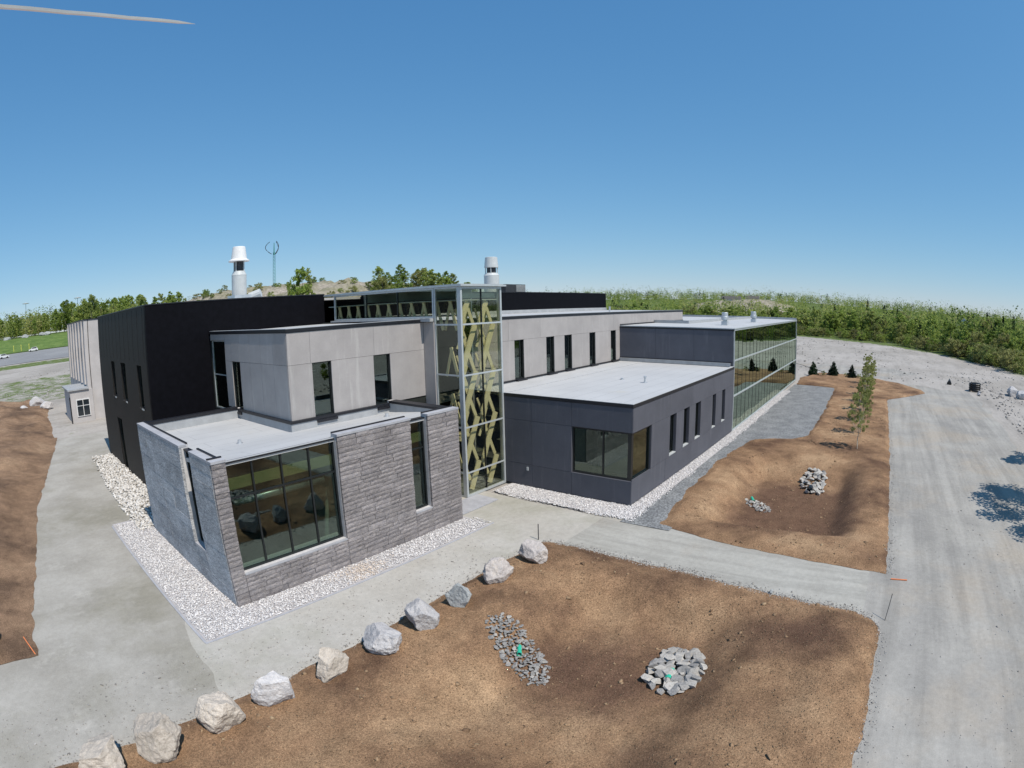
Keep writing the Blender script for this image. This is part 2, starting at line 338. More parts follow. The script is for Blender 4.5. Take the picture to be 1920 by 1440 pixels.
# ------------------------------------------------------------------ terrain
def terrain(x, y):
    x = np.asarray(x, float); y = np.asarray(y, float)
    dx = x-CAM.x; dy = y-CAM.y; r = np.hypot(dx, dy); az = np.degrees(np.arctan2(dy, dx))
    A = np.interp(az, [-60, -16, 0, 12, 30, 60], [4, 6, 11, 16, 14, 14])
    R = A*sstep(230, 640, r)+sstep(60, 110, r)*(fbm(x, y, .05, 3)-.5)*.7
    L = np.interp(r, [0, 60, 110, 190, 247, 290, 400, 3000], [0, 0, .9, 3.1, 6, 11.5, 13, 30])
    w = sstep(60, 72, az)*(1-sstep(150, 175, az))
    return R*(1-w)+L*w
def build_ground():
    ang = np.radians(np.concatenate([np.arange(-70, 130, .4), np.arange(130, 290, 4)])); n = len(ang)
    rad = np.concatenate([[0.5], np.arange(1.5, 62, .75), np.arange(62, 200, 2.5), np.geomspace(200, 5000, 50)])
    A, Rr = np.meshgrid(ang, rad); X = CAM.x+Rr*np.cos(A); Y = CAM.y+Rr*np.sin(A); Z = terrain(X, Y)-.05
    Z = Z-1.4*(((X > -30) & (X < -3.2) & (Y > -21.2) & (Y < -7.4)) | ((X > 2.6) & (X < 20) & (Y > -21.2) & (Y < -10.7)))
    V = np.stack([X, Y, Z], -1).reshape(-1, 3); m_ = len(rad)
    i, j = np.meshgrid(np.arange(m_-1), np.arange(n), indexing='ij'); j2 = (j+1) % n
    F = np.stack([i*n+j, (i+1)*n+j, (i+1)*n+j2, i*n+j2], -1).reshape(-1, 4)
    me = fast_mesh('ground', V, F, 'ground', None, True)
    az = np.degrees(np.arctan2(V[:, 1]-CAM.y, V[:, 0]-CAM.x)); r = np.hypot(V[:, 0]-CAM.x, V[:, 1]-CAM.y)
    edge = np.interp(az, [-60, -30, -25, -16, -8, 0, 6, 12, 30, 130], [95, 100, 105, 118, 150, 178, 196, 205, 215, 215])
    g = sstep(-8, 10, r-edge)*1.0+.08
    left = sstep(74, 78, az)
    gl = np.where((r > 95) & (r < 138), .46, np.where((r > 178) & (r < 194), .66, np.where(r > 240, 1.0, .15)))
    g = g*(1-left)+gl*left
    a = me.attributes.new('grass', 'FLOAT', 'POINT'); a.data.foreach_set('value', g.astype(np.float32))
    tag(link(bpy.data.objects.new('ground', me)), kind='structure')
build_ground()

def sheet(name, mat, nx, ny, fn, z, thick=None, kind='structure', smooth=True, dark_mask=None):
    s, t = np.meshgrid(np.linspace(0, 1, nx), np.linspace(0, 1, ny), indexing='ij')
    X, Y = fn(s, t); Z = z(X, Y, s, t) if callable(z) else np.full(X.shape, z)
    V = np.stack([X, Y, Z], -1).reshape(-1, 3); i, j = np.meshgrid(np.arange(nx-1), np.arange(ny-1), indexing='ij')
    F = np.stack([i*ny+j, (i+1)*ny+j, (i+1)*ny+j+1, i*ny+j+1], -1).reshape(-1, 4)
    a, b, c = V[F[0, 0]], V[F[0, 1]], V[F[0, 2]]
    if np.cross(b-a, c-a)[2] < 0: F = F[:, ::-1]
    o = link(bpy.data.objects.new(name, fast_mesh(name, V, F, mat, dark_mask(X, Y).ravel() if dark_mask else None, smooth))); return tag(o, kind=kind)
def lerp(a, b, t): return a+(b-a)*t
def jit(v, amp, s, seed): return (fbm(v, v*0+seed*3.7, s, seed, 4)-.5)*2*amp

# road of crushed gravel along the right and the path around the wing
def f_road(s, t):
    X = lerp(-34., 84., s); yl = np.interp(X, [-34, 46, 50, 56, 62, 67, 70, 84], [-21.0, -21.0, -23.5, -27, -24.5, -19.0, -12, -4])
    yr = np.interp(X, [-34, 20, 40, 60, 72, 84], [-34.5, -34.2, -35.2, -35.2, -32, -24])+jit(X, .8, .35, 5)
    return X, lerp(yl, yr, t)
sheet('gravel_road', 'road', 120, 24, f_road, lambda X, Y, s, t: 0.004+0*X)
def f_path(s, t):
    Y = lerp(-7.6, 2.4, s)
    return lerp(-17.6+jit(Y, .55, .5, 6)+.10*(Y+3), np.full_like(Y, 1.5), t), Y
sheet('path', 'path', 40, 90, f_path, 0.0)
sheet('path', 'path3', 40, 60, lambda s, t: (lerp(-30., -16.4, t)+0*s, lerp(-7.6, 2.4, s)), -.006)
def f_path_left(s, t):
    Y = lerp(2.4, 56., s)
    return lerp(np.interp(Y, [2.4, 8.7, 17, 25, 35, 50, 56], [-24.2, -23.4, -22.5, -21, -19.3, -16.6, -15]), np.where(Y < 12, -15.3, -10.), t), Y
sheet('path', 'path3', 60, 16, f_path_left, -.002)
def f_track(s, t):
    Y = lerp(-7.6, -21.6, s); xa = np.interp(-Y, [7, 14, 21.8], [-3.4, -3.6, -4.4]); xb = np.interp(-Y, [7, 10.5, 14, 21.9], [2.4, 2.4, 1.7, 1.0])
    return lerp(xa, xb, t), Y
sheet('path', 'path2', 40, 14, f_track, 0.002)

# planting beds of brown mulch
def hA(x, y):
    h = .10+.22*np.exp(-((x+6)/5)**2-((y+8.6)/2.2)**2)
    d = np.minimum(np.minimum(-2.4-x, y+21.7), -6.8-y)
    h = h-sstep(1.0, 3.0, d)*.95*np.exp(-(np.maximum(0, np.abs(x+9.3)-3.2)/2.4)**2-(np.maximum(0, np.abs(y+13.6)-1.7)/1.7)**2)
    h = h+.22*np.exp(-((x+15)/3.0)**2-((y+13)/2.4)**2)+.2*np.exp(-((y+20.2)/1.1)**2)*sstep(-14, -9, x)
    return h+(fbm(x, y, .8, 11)-.5)*.16
def f_bedA(s, t):
    y0 = -6.75; y1 = -21.75; Y = lerp(y0, y1, s); xa = -32.+0*Y
    xb = np.interp(-Y, [6.7, 7.0, 8.8, 13.8, 18, 20.6, 21.4, 21.8], [-2.75, -2.5, -2.3, -2.4, -2.95, -3.2, -3.7, -4.6])+jit(Y, .12, 1.3, 21)
    X = lerp(xa, xb, t); Y = Y+(1-s)*jit(X, .16, 1.1, 22)+s*jit(X, .14, 1.2, 23)+(1-s)*np.interp(X, [-32, -22, -6, -2], [-.15, -.3, .15, .05])
    return X, Y
def edge0(s, t, all4=True, w=.035):
    e = np.minimum(np.minimum(s, 1-s), 1-t) if all4 else np.minimum(s, 1-s); return sstep(0, w, e)
def zA(X, Y, s, t): return .012+hA(X, Y)*edge0(s, t)
sheet('mulch_bed', 'mulch', 150, 240, f_bedA, zA, dark_mask=lambda x, y: .55*np.exp(-((x+9)/3.6)**2-((y+13.4)/2.6)**2)+.5*np.exp(-((x+5.5)/1.8)**2-((y+19)/3.)**2)+.45*np.exp(-((x+15)/3.)**2-((y+17.5)/2.6)**2))
YBL = ([-2, 1, 4, 9, 14, 20.5, 22, 24, 36, 53.6, 54.6, 62, 70], [-10.3, -10.3, -10.0, -9.8, -9.6, -10.2, -13.2, -14.6, -14.7, -14.4, -8.9, -8.3, -10.5])
YBR = ([-2, 47, 50, 55, 58, 63, 66.5, 70], [-21.75, -21.85, -24.2, -27.6, -27.2, -24.3, -20, -13.5])
def hB(x, y):
    d = np.minimum(np.minimum(x-1.6, y+21.8), np.interp(x, *YBL)-y)
    h = .16-sstep(1.2, 3.4, d)*1.0*np.exp(-(np.maximum(0, np.abs(x-9.3)-4.2)/2.6)**2-(np.maximum(0, np.abs(y+15.6)-2.4)/1.7)**2)
    return h+(fbm(x, y, .7, 31)-.5)*.2
def f_bedB(s, t):
    x = lerp(0., 69.5, s); yl = np.interp(x, *YBL)+jit(x, .22, .9, 33); yr = np.interp(x, *YBR)+jit(x, .12, 1.2, 34)
    Y = lerp(yl, yr, t); X = x+(1-s)**6*np.interp(-Y, [10, 14, 22], [1.9, 1.0, .25])+(1-s)**8*jit(Y, .12, 1.5, 35); return X, Y
def zB(X, Y, s, t):
    e = np.minimum(np.minimum(t, 1-t)/.05, np.minimum(s, 1-s)/.012); return .014+hB(X, Y)*sstep(0, 1, e)
sheet('mulch_bed', 'mulch', 340, 70, f_bedB, zB, dark_mask=lambda x, y: .7*np.exp(-(np.maximum(0, np.abs(x-8.3)-2.5)/3.)**2-(np.maximum(0, np.abs(y+16.4)-1.8)/2.)**2))
def hC(x, y):
    d = -np.interp(y, [-1, 8, 17, 25, 35, 50, 75], [-23.6, -22.6, -21.7, -20.2, -18.5, -15.8, -13.5])+0*x
    e = -(x+d); k = sstep(.4, 4., e)
    return k*(.8+1.1*sstep(2, 12, e))+(fbm(x, y, .28, 41, 5)-.5)*1.1*k
def f_bedC(s, t):
    Y = lerp(-.75, 74., s**1.3); xr = np.interp(Y, [-1, 3, 8, 17, 25, 35, 50, 60, 75], [-23.7, -23.35, -22.6, -21.7, -20.2, -18.5, -15.9, -14.9, -14.6])+jit(Y, .28, .8, 42)
    X = lerp(xr, xr-30., t**1.5); return X, Y+(1-s)**10*jit(X, .2, .9, 43)
sheet('earth_mound', 'earth', 170, 70, f_bedC, lambda X, Y, s, t: .012+hC(X, Y)*sstep(0, .05, np.minimum(t, s*2)))
# dark crushed stone strip and patch beside the charcoal wing
sheet('crushed_stone_strip', 'crushed', 160, 14, lambda s, t: (lerp(1.3, 54.2, s), lerp(-8.6+0*s, np.interp(lerp(1.3, 54.2, s), [1.3, 20, 22.3, 54.2], [-11.2, -11., -15.2, -15.]), t)), lambda X, Y, s, t: .010+.03*fbm(X, Y, 2., 51))

# ------------------------------------------------------------------ loose stones
def hulls(n, pts, seed, flat=.75):
    out = []; rr = random.Random(seed)
    for k in range(n):
        bm = bmesh.new()
        for _ in range(pts):
            v = Vector((rr.gauss(0, 1), rr.gauss(0, 1), rr.gauss(0, 1))).normalized()*rr.uniform(.42, .56); v.z *= flat; bm.verts.new(v)
        r = bmesh.ops.convex_hull(bm, input=bm.verts[:]); 
        bmesh.ops.delete(bm, geom=[v for v in bm.verts if not v.link_faces], context='VERTS')
        bmesh.ops.triangulate(bm, faces=bm.faces[:]); bm.verts.index_update()
        out.append((np.array([v.co[:] for v in bm.verts]), np.array([[v.index for v in f.verts] for f in bm.faces]))); bm.free()
    return out
def scatter(name, mat, P, size, hl, tone=None, zs=(.6, 1.)):
    n = len(P); k = rng.integers(0, len(hl), n); Vs = []; Fs = []; Ts = []; off = 0
    tone = rng.random(n) if tone is None else tone
    for q, (hv, hf) in enumerate(hl):
        idx = np.where(k == q)[0]
        if not len(idx): continue
        a = rng.random(len(idx))*6.283; c, s = np.cos(a), np.sin(a); sx = size[idx]*rng.uniform(.8, 1.25, len(idx)); sy = size[idx]*rng.uniform(.8, 1.15, len(idx)); sz = size[idx]*rng.uniform(*zs, len(idx))
        X = hv[None, :, 0]*sx[:, None]; Y = hv[None, :, 1]*sy[:, None]; Z = hv[None, :, 2]*sz[:, None]
        V = np.stack([X*c[:, None]-Y*s[:, None]+P[idx, 0, None], X*s[:, None]+Y*c[:, None]+P[idx, 1, None], Z+P[idx, 2, None]], -1)
        Vs.append(V.reshape(-1, 3)); Fs.append((hf[None]+(np.arange(len(idx))*len(hv))[:, None, None]).reshape(-1, 3)+off); off += V.shape[0]*V.shape[1]
        Ts.append(np.repeat(tone[idx], len(hv)))
    me = fast_mesh(name, np.concatenate(Vs), np.concatenate(Fs), mat, np.concatenate(Ts)); return link(bpy.data.objects.new(name, me))
HL8 = hulls(8, 8, 1); HL12 = hulls(10, 13, 2)
def rect_pts(x0, x1, y0, y1, dens, z=0):
    n = int((x1-x0)*(y1-y0)*dens); return np.stack([rng.uniform(x0, x1, n), rng.uniform(y0, y1, n), np.full(n, z)], -1)
def base(name, mat, x0, x1, y0, y1, z):
    o = MB().add([(x0, y0, z), (x1, y0, z), (x1, y1, z), (x0, y1, z)], [(0, 1, 2, 3)]).obj(name, mat); return tag(o, kind='structure')
P = np.concatenate([rect_pts(-17.15, -2.35, -3.35, -1.9, 330), rect_pts(-17.15, -15.1, -1.9, 10.9, 330), rect_pts(-2.4, -2.0, -3.3, -2.2, 200)])
P[:, 2] = rng.uniform(.015, .05, len(P))
tn = rng.random(len(P))*.86; st = np.exp(-((P[:, 0]+9.5)/1.0)**2-((P[:, 1]+2.6)/.7)**2) > rng.random(len(P)); tn[st] = 1.
tag(scatter('white_gravel', 'pebble', P, rng.uniform(.055, .105, len(P)), HL8, tn), 'pale grey washed gravel around the foot of the stone wing', 'gravel', kind='stuff')
base('gravel_base', 'pebble', -17.2, -2.2, -3.4, 11.2, .006)
P = np.concatenate([rect_pts(1.45, 3.5, -9.2, -.45, 260), rect_pts(3.4, 48, -9.25, -8.1, 200)])
w = fbm(P[:, 0], P[:, 1], .9, 61); P = P[(P[:, 1] > -9.0-.6*(w-.5)) | (P[:, 0] < 3.4)]; P = P[(P[:, 0] > 1.55+.5*(fbm(P[:, 1], P[:, 1]*0, .8, 62)-.5))]
P[:, 2] = rng.uniform(.03, .07, len(P))
tag(scatter('white_gravel', 'pebble', P, rng.uniform(.06, .12, len(P)), HL8, rng.random(len(P))*.86), 'pale gravel strip along the foot of the charcoal wing', 'gravel', kind='stuff')
base('gravel_base', 'pebble', 1.75, 48, -8.95, -.4, .045)
P = rect_pts(-16.0, -13.1, 9.0, 29.6, 60); P = P[P[:, 0] > np.interp(P[:, 1], [9, 13, 20, 29.6], [-16.0, -15.9, -15.6, -15.0])+.3*(rng.random(len(P))-.5)]; P[:, 2] = rng.uniform(.03, .12, len(P))
tag(scatter('white_cobbles', 'coarse', P, rng.uniform(.14, .27, len(P)), HL12), 'coarse pale cobbles beside the dark grey metal wall', 'cobbles', kind='stuff')
# mulch chips lying on the beds
n = 26000; s = rng.random(n); t = rng.random(n)**.6; X, Y = f_bedA(s, .25+.75*t); Z = zA(X, Y, s, .25+.75*t)
P = np.stack([X, Y, Z+.012], -1)
tag(scatter('mulch_chips', 'chip', P, rng.uniform(.02, .055, n), hulls(5, 6, 9, .35), None, (.25, .5)), 'shredded bark chips strewn over the near bed', 'mulch', kind='stuff')

n = 3200; s = rng.random(n); t = .2+.8*rng.random(n); X, Y = f_bedA(s, t); P = np.stack([X, Y, zA(X, Y, s, t)], -1)
s = rng.random(n)*.5; t = rng.random(n); X, Y = f_bedB(s, t); P = np.concatenate([P, np.stack([X, Y, zB(X, Y, s, t)], -1)])
P = P[fbm(P[:, 0], P[:, 1], .35, 75) > .46]
tag(scatter('soil_clods', 'chip', P, rng.gamma(2., .03, len(P))+.03, HL8, rng.random(len(P))*.7), 'brown soil clods strewn over both beds', 'soil', kind='stuff')
n = 2600; s = (rng.random(n) > .5)*1.; t = .25+.75*rng.random(n); X, Y = f_bedA(np.where(s > .5, 1-.0*s, 0*s), t); Y = Y+rng.normal(0, .22, n); P = np.stack([X, Y, 0*X+.012], -1)
t = rng.random(n); X, Y = f_bedA(rng.random(n), 0*t+1); P = np.concatenate([P, np.stack([X+rng.normal(0, .2, n), Y, 0*X+.012], -1)])
s = rng.random(n)*.75; X, Y = f_bedB(s, 1.+0*s); P = np.concatenate([P, np.stack([X, Y+rng.normal(0, .25, n), 0*X+.012], -1)])
P = np.concatenate([P, np.stack([rng.uniform(-30, 50, 2600), -28+rng.normal(0, 3.4, 2600), np.full(2600, .01)], -1), np.stack([rng.uniform(-28, -4, 1200), rng.uniform(-6.5, -3.7, 1200), np.full(1200, .004)], -1)])
tag(scatter('loose_gravel', 'rubble', P, rng.gamma(2., .016, len(P))+.02, HL8), 'loose small stones along the path and road edges', 'gravel', kind='stuff')
# field rubble on the clearing to the right and the lot to the left
n = 2600; a = np.radians(rng.uniform(-30, 12, n)); r = rng.uniform(88, 200, n); X = CAM.x+r*np.cos(a); Y = CAM.y+r*np.sin(a)
k = (fbm(X*.25, Y, .16, 71, 5) > .50) & (Y < 12); X, Y = X[k], Y[k]; P = np.stack([X, Y, terrain(X, Y)+.02], -1)
P2 = np.stack([rng.uniform(8, 75, 520), 0*np.arange(520.), 0*np.arange(520.)], -1); P2[:, 1] = np.interp(P2[:, 0], [8, 60, 75], [-36.2, -37.2, -35])-np.abs(rng.normal(0, 3.6, 520)); P2[:, 2] = terrain(P2[:, 0], P2[:, 1])
a = np.radians(rng.uniform(80, 93, 900)); r = rng.uniform(95, 150, 900); P3 = np.stack([CAM.x+r*np.cos(a), CAM.y+r*np.sin(a), 0*a], -1); P3 = P3[fbm(P3[:, 0], P3[:, 1], .12, 72) > .52]; P3[:, 2] = terrain(P3[:, 0], P3[:, 1])
P = np.concatenate([P, P2, P3])
tag(scatter('rubble', 'rubble', P, rng.gamma(2., .09, len(P))+.06, HL12), 'broken stone rubble scattered over the graded clearing', 'rubble', kind='stuff')

# ------------------------------------------------------------------ the main building
BLD = empty('college_building', (0, 0, 0), 'modern flat-roofed building of stone, pale precast, black metal and glass tower', 'building')
def wall(name, axis, plane, th, a0, a1, z0, z1, ops, mat, parent=None):
    """one wall slab (inwards from its plane) with rectangular openings"""
    A = sorted({a0, a1, *[v for o in ops for v in o[:2]]}); Zs = sorted({z0, z1, *[v for o in ops for v in o[2:]]}); mb = MB()
    for i in range(len(A)-1):
        run = None
        for j in range(len(Zs)-1):
            ca, cz = (A[i]+A[i+1])/2, (Zs[j]+Zs[j+1])/2
            if a0 <= ca <= a1 and z0 <= cz <= z1 and not any(o[0] < ca < o[1] and o[2] < cz < o[3] for o in ops):
                mb.box(*ax(axis, plane, min(0, th), max(0, th), A[i], A[i+1], Zs[j], Zs[j+1]))
    return mb.obj(name, mat, parent or BLD)
def frame_mesh(axis, plane, d0, d1, a0, a1, z0, z1, w):
    mb = MB(); mb.box(*ax(axis, plane, d0, d1, a0, a0+w, z0, z1)); mb.box(*ax(axis, plane, d0, d1, a1-w, a1, z0, z1))
    mb.box(*ax(axis, plane, d0, d1, a0+w, a1-w, z0, z0+w)); mb.box(*ax(axis, plane, d0, d1, a0+w, a1-w, z1-w, z1)); return mb
def window(axis, plane, rec, a0, a1, z0, z1, mulls=(), trans=(), fm='frame', gm='glass', w=.06, dep=.10, sill=None, mw=.06, s=1, name='window'):
    """frame (part) with its panes, mullions and transoms (sub-parts); s=1 recesses along +axis"""
    d0, d1 = sorted((s*rec, s*(rec+dep))); f = frame_mesh(axis, plane, d0, d1, a0, a1, z0, z1, w).obj(name, fm, BLD)
    A = [a0+w]+sorted(mulls)+[a1-w]; Zs = [z0+w]+sorted(trans)+[z1-w]; g = s*(rec+dep*.5)
    for m in mulls: MB().box(*ax(axis, plane, d0+.012, d1, m-mw/2, m+mw/2, z0+w, z1-w)).obj('mullion', fm, f)
    for t in trans:
        for i in range(len(A)-1):
            MB().box(*ax(axis, plane, d0+.012, d1, A[i]+(mw/2 if i else 0), A[i+1]-(mw/2 if i < len(A)-2 else 0), t-mw/2, t+mw/2)).obj('transom', fm, f)
    for i in range(len(A)-1):
        for j in range(len(Zs)-1):
            tw = random.uniform(-.002, .002)
            MB().box(*ax(axis, plane, g-.008, g+.008, A[i]+(mw/2 if i else 0), A[i+1]-(mw/2 if i < len(A)-2 else 0), Zs[j]+(mw/2 if j else 0), Zs[j+1]-(mw/2 if j < len(Zs)-2 else 0))).obj('pane', gm, f)
    if sill:
        e0, e1 = sorted((s*-.05, s*rec)); MB().box(*ax(axis, plane, e0, e1, a0-.03, a1+.03, z0-.07, z0-.005)).obj('sill', sill, f)
    return f
def panels(axis, plane, rows, ops, mat, th=.05, gap=.013, name='precast_panel'):
    """rows: (z0, z1, cuts) -> one slab per cell standing proud of the backing wall"""
    for z0, z1, cuts in rows:
        for a, b in zip(cuts[:-1], cuts[1:]):
            if any(o[0]-.01 < (a+b)/2 < o[1]+.01 and o[2]-.01 < (z0+z1)/2 < o[3]+.01 for o in ops): continue
            MB().box(*ax(axis, plane, -th+random.uniform(-.002, .002), -.001, a+gap/2, b-gap/2, z0+gap/2, z1-gap/2)).obj(name, mat, BLD)

# --- stone wing: X -15.07..-2.44, Y -1.87..8.91
SX0, SX1, SY0, SY1, SZ = -15.07, -2.44, -1.87, 8.91, 5.64
WB = (-14.47, -9.50, 1.24, 5.45); WN = (-5.53, -4.48, 1.24, 5.47); WS = (.50, 1.75, 1.55, 5.47)
wall('stone_backing_wall', 'y', SY0+.12, .30, SX0+.13, SX1-.13, 0, SZ-.02, [WB[:3]+(9,), WN[:3]+(9,)], 'mortar')
wall('stone_backing_wall', 'x', SX0+.12, .30, SY0+.43, SY1-.10, 0, SZ-.02, [WS[:3]+(9,)], 'mortar')
wall('stone_backing_wall', 'x', SX1-.12, -.30, SY0+.43, 2.83, 0, SZ-.02, [], 'mortar')
def rough_block(seed):
    rr = random.Random(seed); nx, nz = 5, 3; v = []; f = []
    for i in range(nx):
        for k in range(nz):
            e = i in (0, nx-1) or k in (0, nz-1)
            v.append((i/(nx-1)-.5, -.5+(rr.uniform(.10, .22) if e else rr.uniform(-.05, .12)), k/(nz-1)))
    for i in range(nx-1):
        for k in range(nz-1): f.append((i*nz+k, (i+1)*nz+k, (i+1)*nz+k+1, i*nz+k+1))
    q = len(v); v += [(-.5, .5, 0), (.5, .5, 0), (.5, .5, 1), (-.5, .5, 1)]
    f += [tuple([q, q+1]+[i*nz for i in range(nx-1, -1, -1)]), tuple([k for k in range(nz)]+[q+3, q])[::-1], tuple([(nx-1)*nz+k for k in range(nz)]+[q+2, q+1]), tuple([i*nz+nz-1 for i in range(nx)]+[q+2, q+3])]
    m = MB().add(v, f).mesh('stone_block', 'split'); return m
RB = [rough_block(i) for i in range(8)]
SB = []
for i in range(4):
    mb = MB(); b = .03; mb.add([(-.5, -.5, 0), (.5, -.5, 0), (.5, .5, 0), (-.5, .5, 0), (-.5, -.5, 1), (.5, -.5, 1), (.5, .5, 1), (-.5, .5, 1)], [(0, 3, 2, 1), (4, 5, 6, 7), (0, 1, 5, 4), (1, 2, 6, 5), (2, 3, 7, 6), (3, 0, 4, 7)])
    SB.append(mb.mesh('stone_block', 'smooth_stone'))
def block(axis, plane, a0, a1, z0, z1, th, rough, outjit):
    me = random.choice(RB if rough else SB); o = bpy.data.objects.new('stone_block', me)
    g = .009 if rough else .006; w = a1-a0-2*g; t = th+random.uniform(0, outjit); c = (a0+a1)/2
    if axis == 'y': o.scale = (w, t, z1-z0-2*g); loc = (c, plane+.12-t/2-.002, z0+g)
    else: o.scale = (w, t, z1-z0-2*g); o.rotation_euler = (0, 0, -math.pi/2); loc = (plane+.12-t/2-.002, c, z0+g)
    return link(o, BLD, loc)
def courses(axis, plane, a0, a1, z0, z1, hmin, hmax, lmin, lmax, rough, oj, hs):
    """fill a rectangle of wall with running courses; hs = the wing's course heights"""
    for k in range(len(hs)-1):
        c0, c1 = max(hs[k], z0), min(hs[k+1], z1)
        if c1-c0 < .04: continue
        a = a0; n = max(1, round((a1-a0)/random.uniform(lmin, lmax))); cuts = [a0+(a1-a0)*(i+(random.uniform(-.22, .22) if 0 < i < n else 0))/n for i in range(n+1)]
        for p, q in zip(cuts[:-1], cuts[1:]): block(axis, plane, p, q, c0, c1, .115, rough, oj)
hs = [0.]
while hs[-1] < SZ-.1-.12: hs.append(hs[-1]+random.choice((.17, .22, .27, .20)))
hs[-1] = SZ-.09
for a0, a1, z1 in ((SX0+.005, WB[0], 9), (WB[0], WB[1], WB[2]-.06), (WB[1], WN[0], 9), (WN[0], WN[1], WN[2]-.06), (WN[1], SX1-.005, 9)):
    courses('y', SY0, a0, a1, 0, min(z1, SZ-.09), .2, .3, .75, 1.15, True, .03, hs)
hs2 = [0, .62, 1.05, 1.49, 2.1, 2.55, 3.15, 3.6, 4.2, 4.66, 5.12, SZ-.09]
for a0, a1, z1 in ((SY0+.13, WS[0], 9), (WS[0], WS[1], WS[2]-.06), (WS[1], SY1, 9)):
    courses('x', SX0, a0, a1, 0, min(z1, SZ-.09), .4, .6, 1.6, 2.6, False, .012, hs2)
B('stone_backing_wall', SX0+.45, SX1, SY1-.12, SY1, 0, SZ-.1, 'mortar', BLD)
B('stone_backing_wall', SX1-.12, SX1, SY0+.12, 2.83, 0, SZ-.1, 'smooth_stone', BLD)
# caps along the tops of the piers, black flashing behind them
for a0, a1 in ((SX0-.01, WB[0]+.01), (WB[1]-.01, WN[0]+.01), (WN[1]-.01, SX1+.01)):
    B('stone_cap', a0, a1, SY0-.015, SY0+.36, SZ-.09, SZ, 'stone_cap', BLD); B('flashing', a0+.02, a1, SY0+.362, SY0+.45, SZ-.2, SZ+.05, 'flash', BLD)
for a0, a1 in ((SY0+.362, WS[0]+.01), (WS[1]-.01, SY1+.01)):
    B('stone_cap', SX0-.015, SX0+.36, a0, a1, SZ-.09, SZ, 'stone_cap', BLD); B('flashing', SX0+.362, SX0+.45, a0+.09, a1, SZ-.2, SZ+.05, 'flash', BLD)
for o, axis, plane in ((WB, 'y', SY0), (WN, 'y', SY0), (WS, 'x', SX0)):
    window(axis, plane, .30, o[0], o[1], o[2], o[3]-.04, (-13.28, -12.0, -10.72) if o is WB else (), (4.1,) if axis == 'y' else (), sill=None, w=.075, dep=.12, mw=.07)
    MB().box(*ax(axis, plane, -.0, .30, o[0]+.002, o[1]-.002, o[2]-.062, o[2]-.005)).obj('sill', 'stone_cap', BLD)
    MB().box(*ax(axis, plane, .20, .46, o[0]-.004, o[1]+.004, o[3]-.035, o[3]+.02)).obj('flashing', 'flash', BLD)
# roof of the stone wing, falling from the front edge to the upper block
def quad(name, pts, mat): return MB().add(pts, [tuple(range(len(pts)))]).obj(name, mat, BLD)
rf = MB(); e = .12
ys = [SY0+.24, 2.2, 2.95, SY1-.1]; zs = [5.49, 5.06, 5.0, 5.0]; k = len(ys)
for x in (SX0+.26, SX1-.3): rf.v += [(x, y, z) for y, z in zip(ys, zs)]; rf.v += [(x, y, z-.16) for y, z in zip(ys, zs)]
for i in range(k-1):
    rf.f += [(i, i+2*k, i+1+2*k, i+1), (k+i, k+i+1, 3*k+i+1, 3*k+i), (i, i+1, k+i+1, k+i), (2*k+i, 3*k+i, 3*k+i+1, 2*k+i+1)]
rf.f += [(0, k, 3*k, 2*k), (k-1, 3*k-1, 4*k-1, 2*k-1)]
rf.obj('roof_deck', 'roof', BLD)
# upstands and black counter-flashing round the roof
for nm, bx_ in (('upstand', (-8.96, -8.79, 2.66, SY1-.10, 4.95, 5.38)), ('upstand', (-8.79, SX1-.3, 2.66, 2.83, 4.95, 5.38)),
                ('upstand', (SX0+.46, -8.97, SY1-.27, SY1-.13, 4.95, 5.46)), ('upstand', (SX1-.46, SX1-.31, SY0+.46, 2.65, 4.95, 5.5))):
    B(nm, *bx_, 'upstand', BLD)
for bx_ in ((-9.0, -8.78, 2.62, SY1, 5.384, 5.50), (-8.777, SX1-.2, 2.62, 2.828, 5.384, 5.50), (SX0+.46, -9.003, SY1-.30, SY1+.06, 5.464, 5.62), (SX1-.5, SX1+.03, SY0+.46, 2.618, 5.504, 5.62)):
    B('flashing', *bx_, 'flash', BLD)
for X_, Y_ in ((-11.8, 2.6), (-4.3, 1.2)):
    z_ = float(np.interp(Y_, ys, zs)); MB().lathe([(.16, 0), (.16, .03), (.09, .035), (.09, .16), (.02, .17)], (X_, Y_, z_), 14).obj('roof_drain', 'galv', BLD)
# room behind the big window
B('floor_slab', SX0+.43, SX1-.43, SY0+.43, 8.75, .02, .14, 'floor_in', BLD)
B('inner_wall', SX0+.46, SX1-.46, 5.2, 5.35, .14, 4.80, 'inside_dim', BLD)
B('inner_wall', -9.42, -9.28, SY0+.47, 3.0, .14, 4.80, 'inside', BLD)
B('ceiling', SX0+.44, SX1-.44, -1.2, 5.19, 4.72, 4.80, 'inside_dim', BLD)
B('soffit_band', SX0+.5, -9.45, -1.40, -1.33, 4.36, 4.78, 'inside_yellow', BLD)
B('soffit_band', -9.25, -3.0, -1.40, -1.33, 4.36, 4.78, 'inside_yellow', BLD)
MB().tube([(-14.0, -.95, 3.72), (-9.8, -.95, 3.72)], .16, 16).obj('air_duct', 'galv', BLD, smooth=True)
B('radiator', -14.3, -9.65, SY0+.45, SY0+.56, 1.30, 1.42, 'white', BLD)
MB().tube([(-9.9, -.6, .14), (-9.35, -.6, 3.3)], .1, 8).obj('slanted_post', 'inside', BLD)

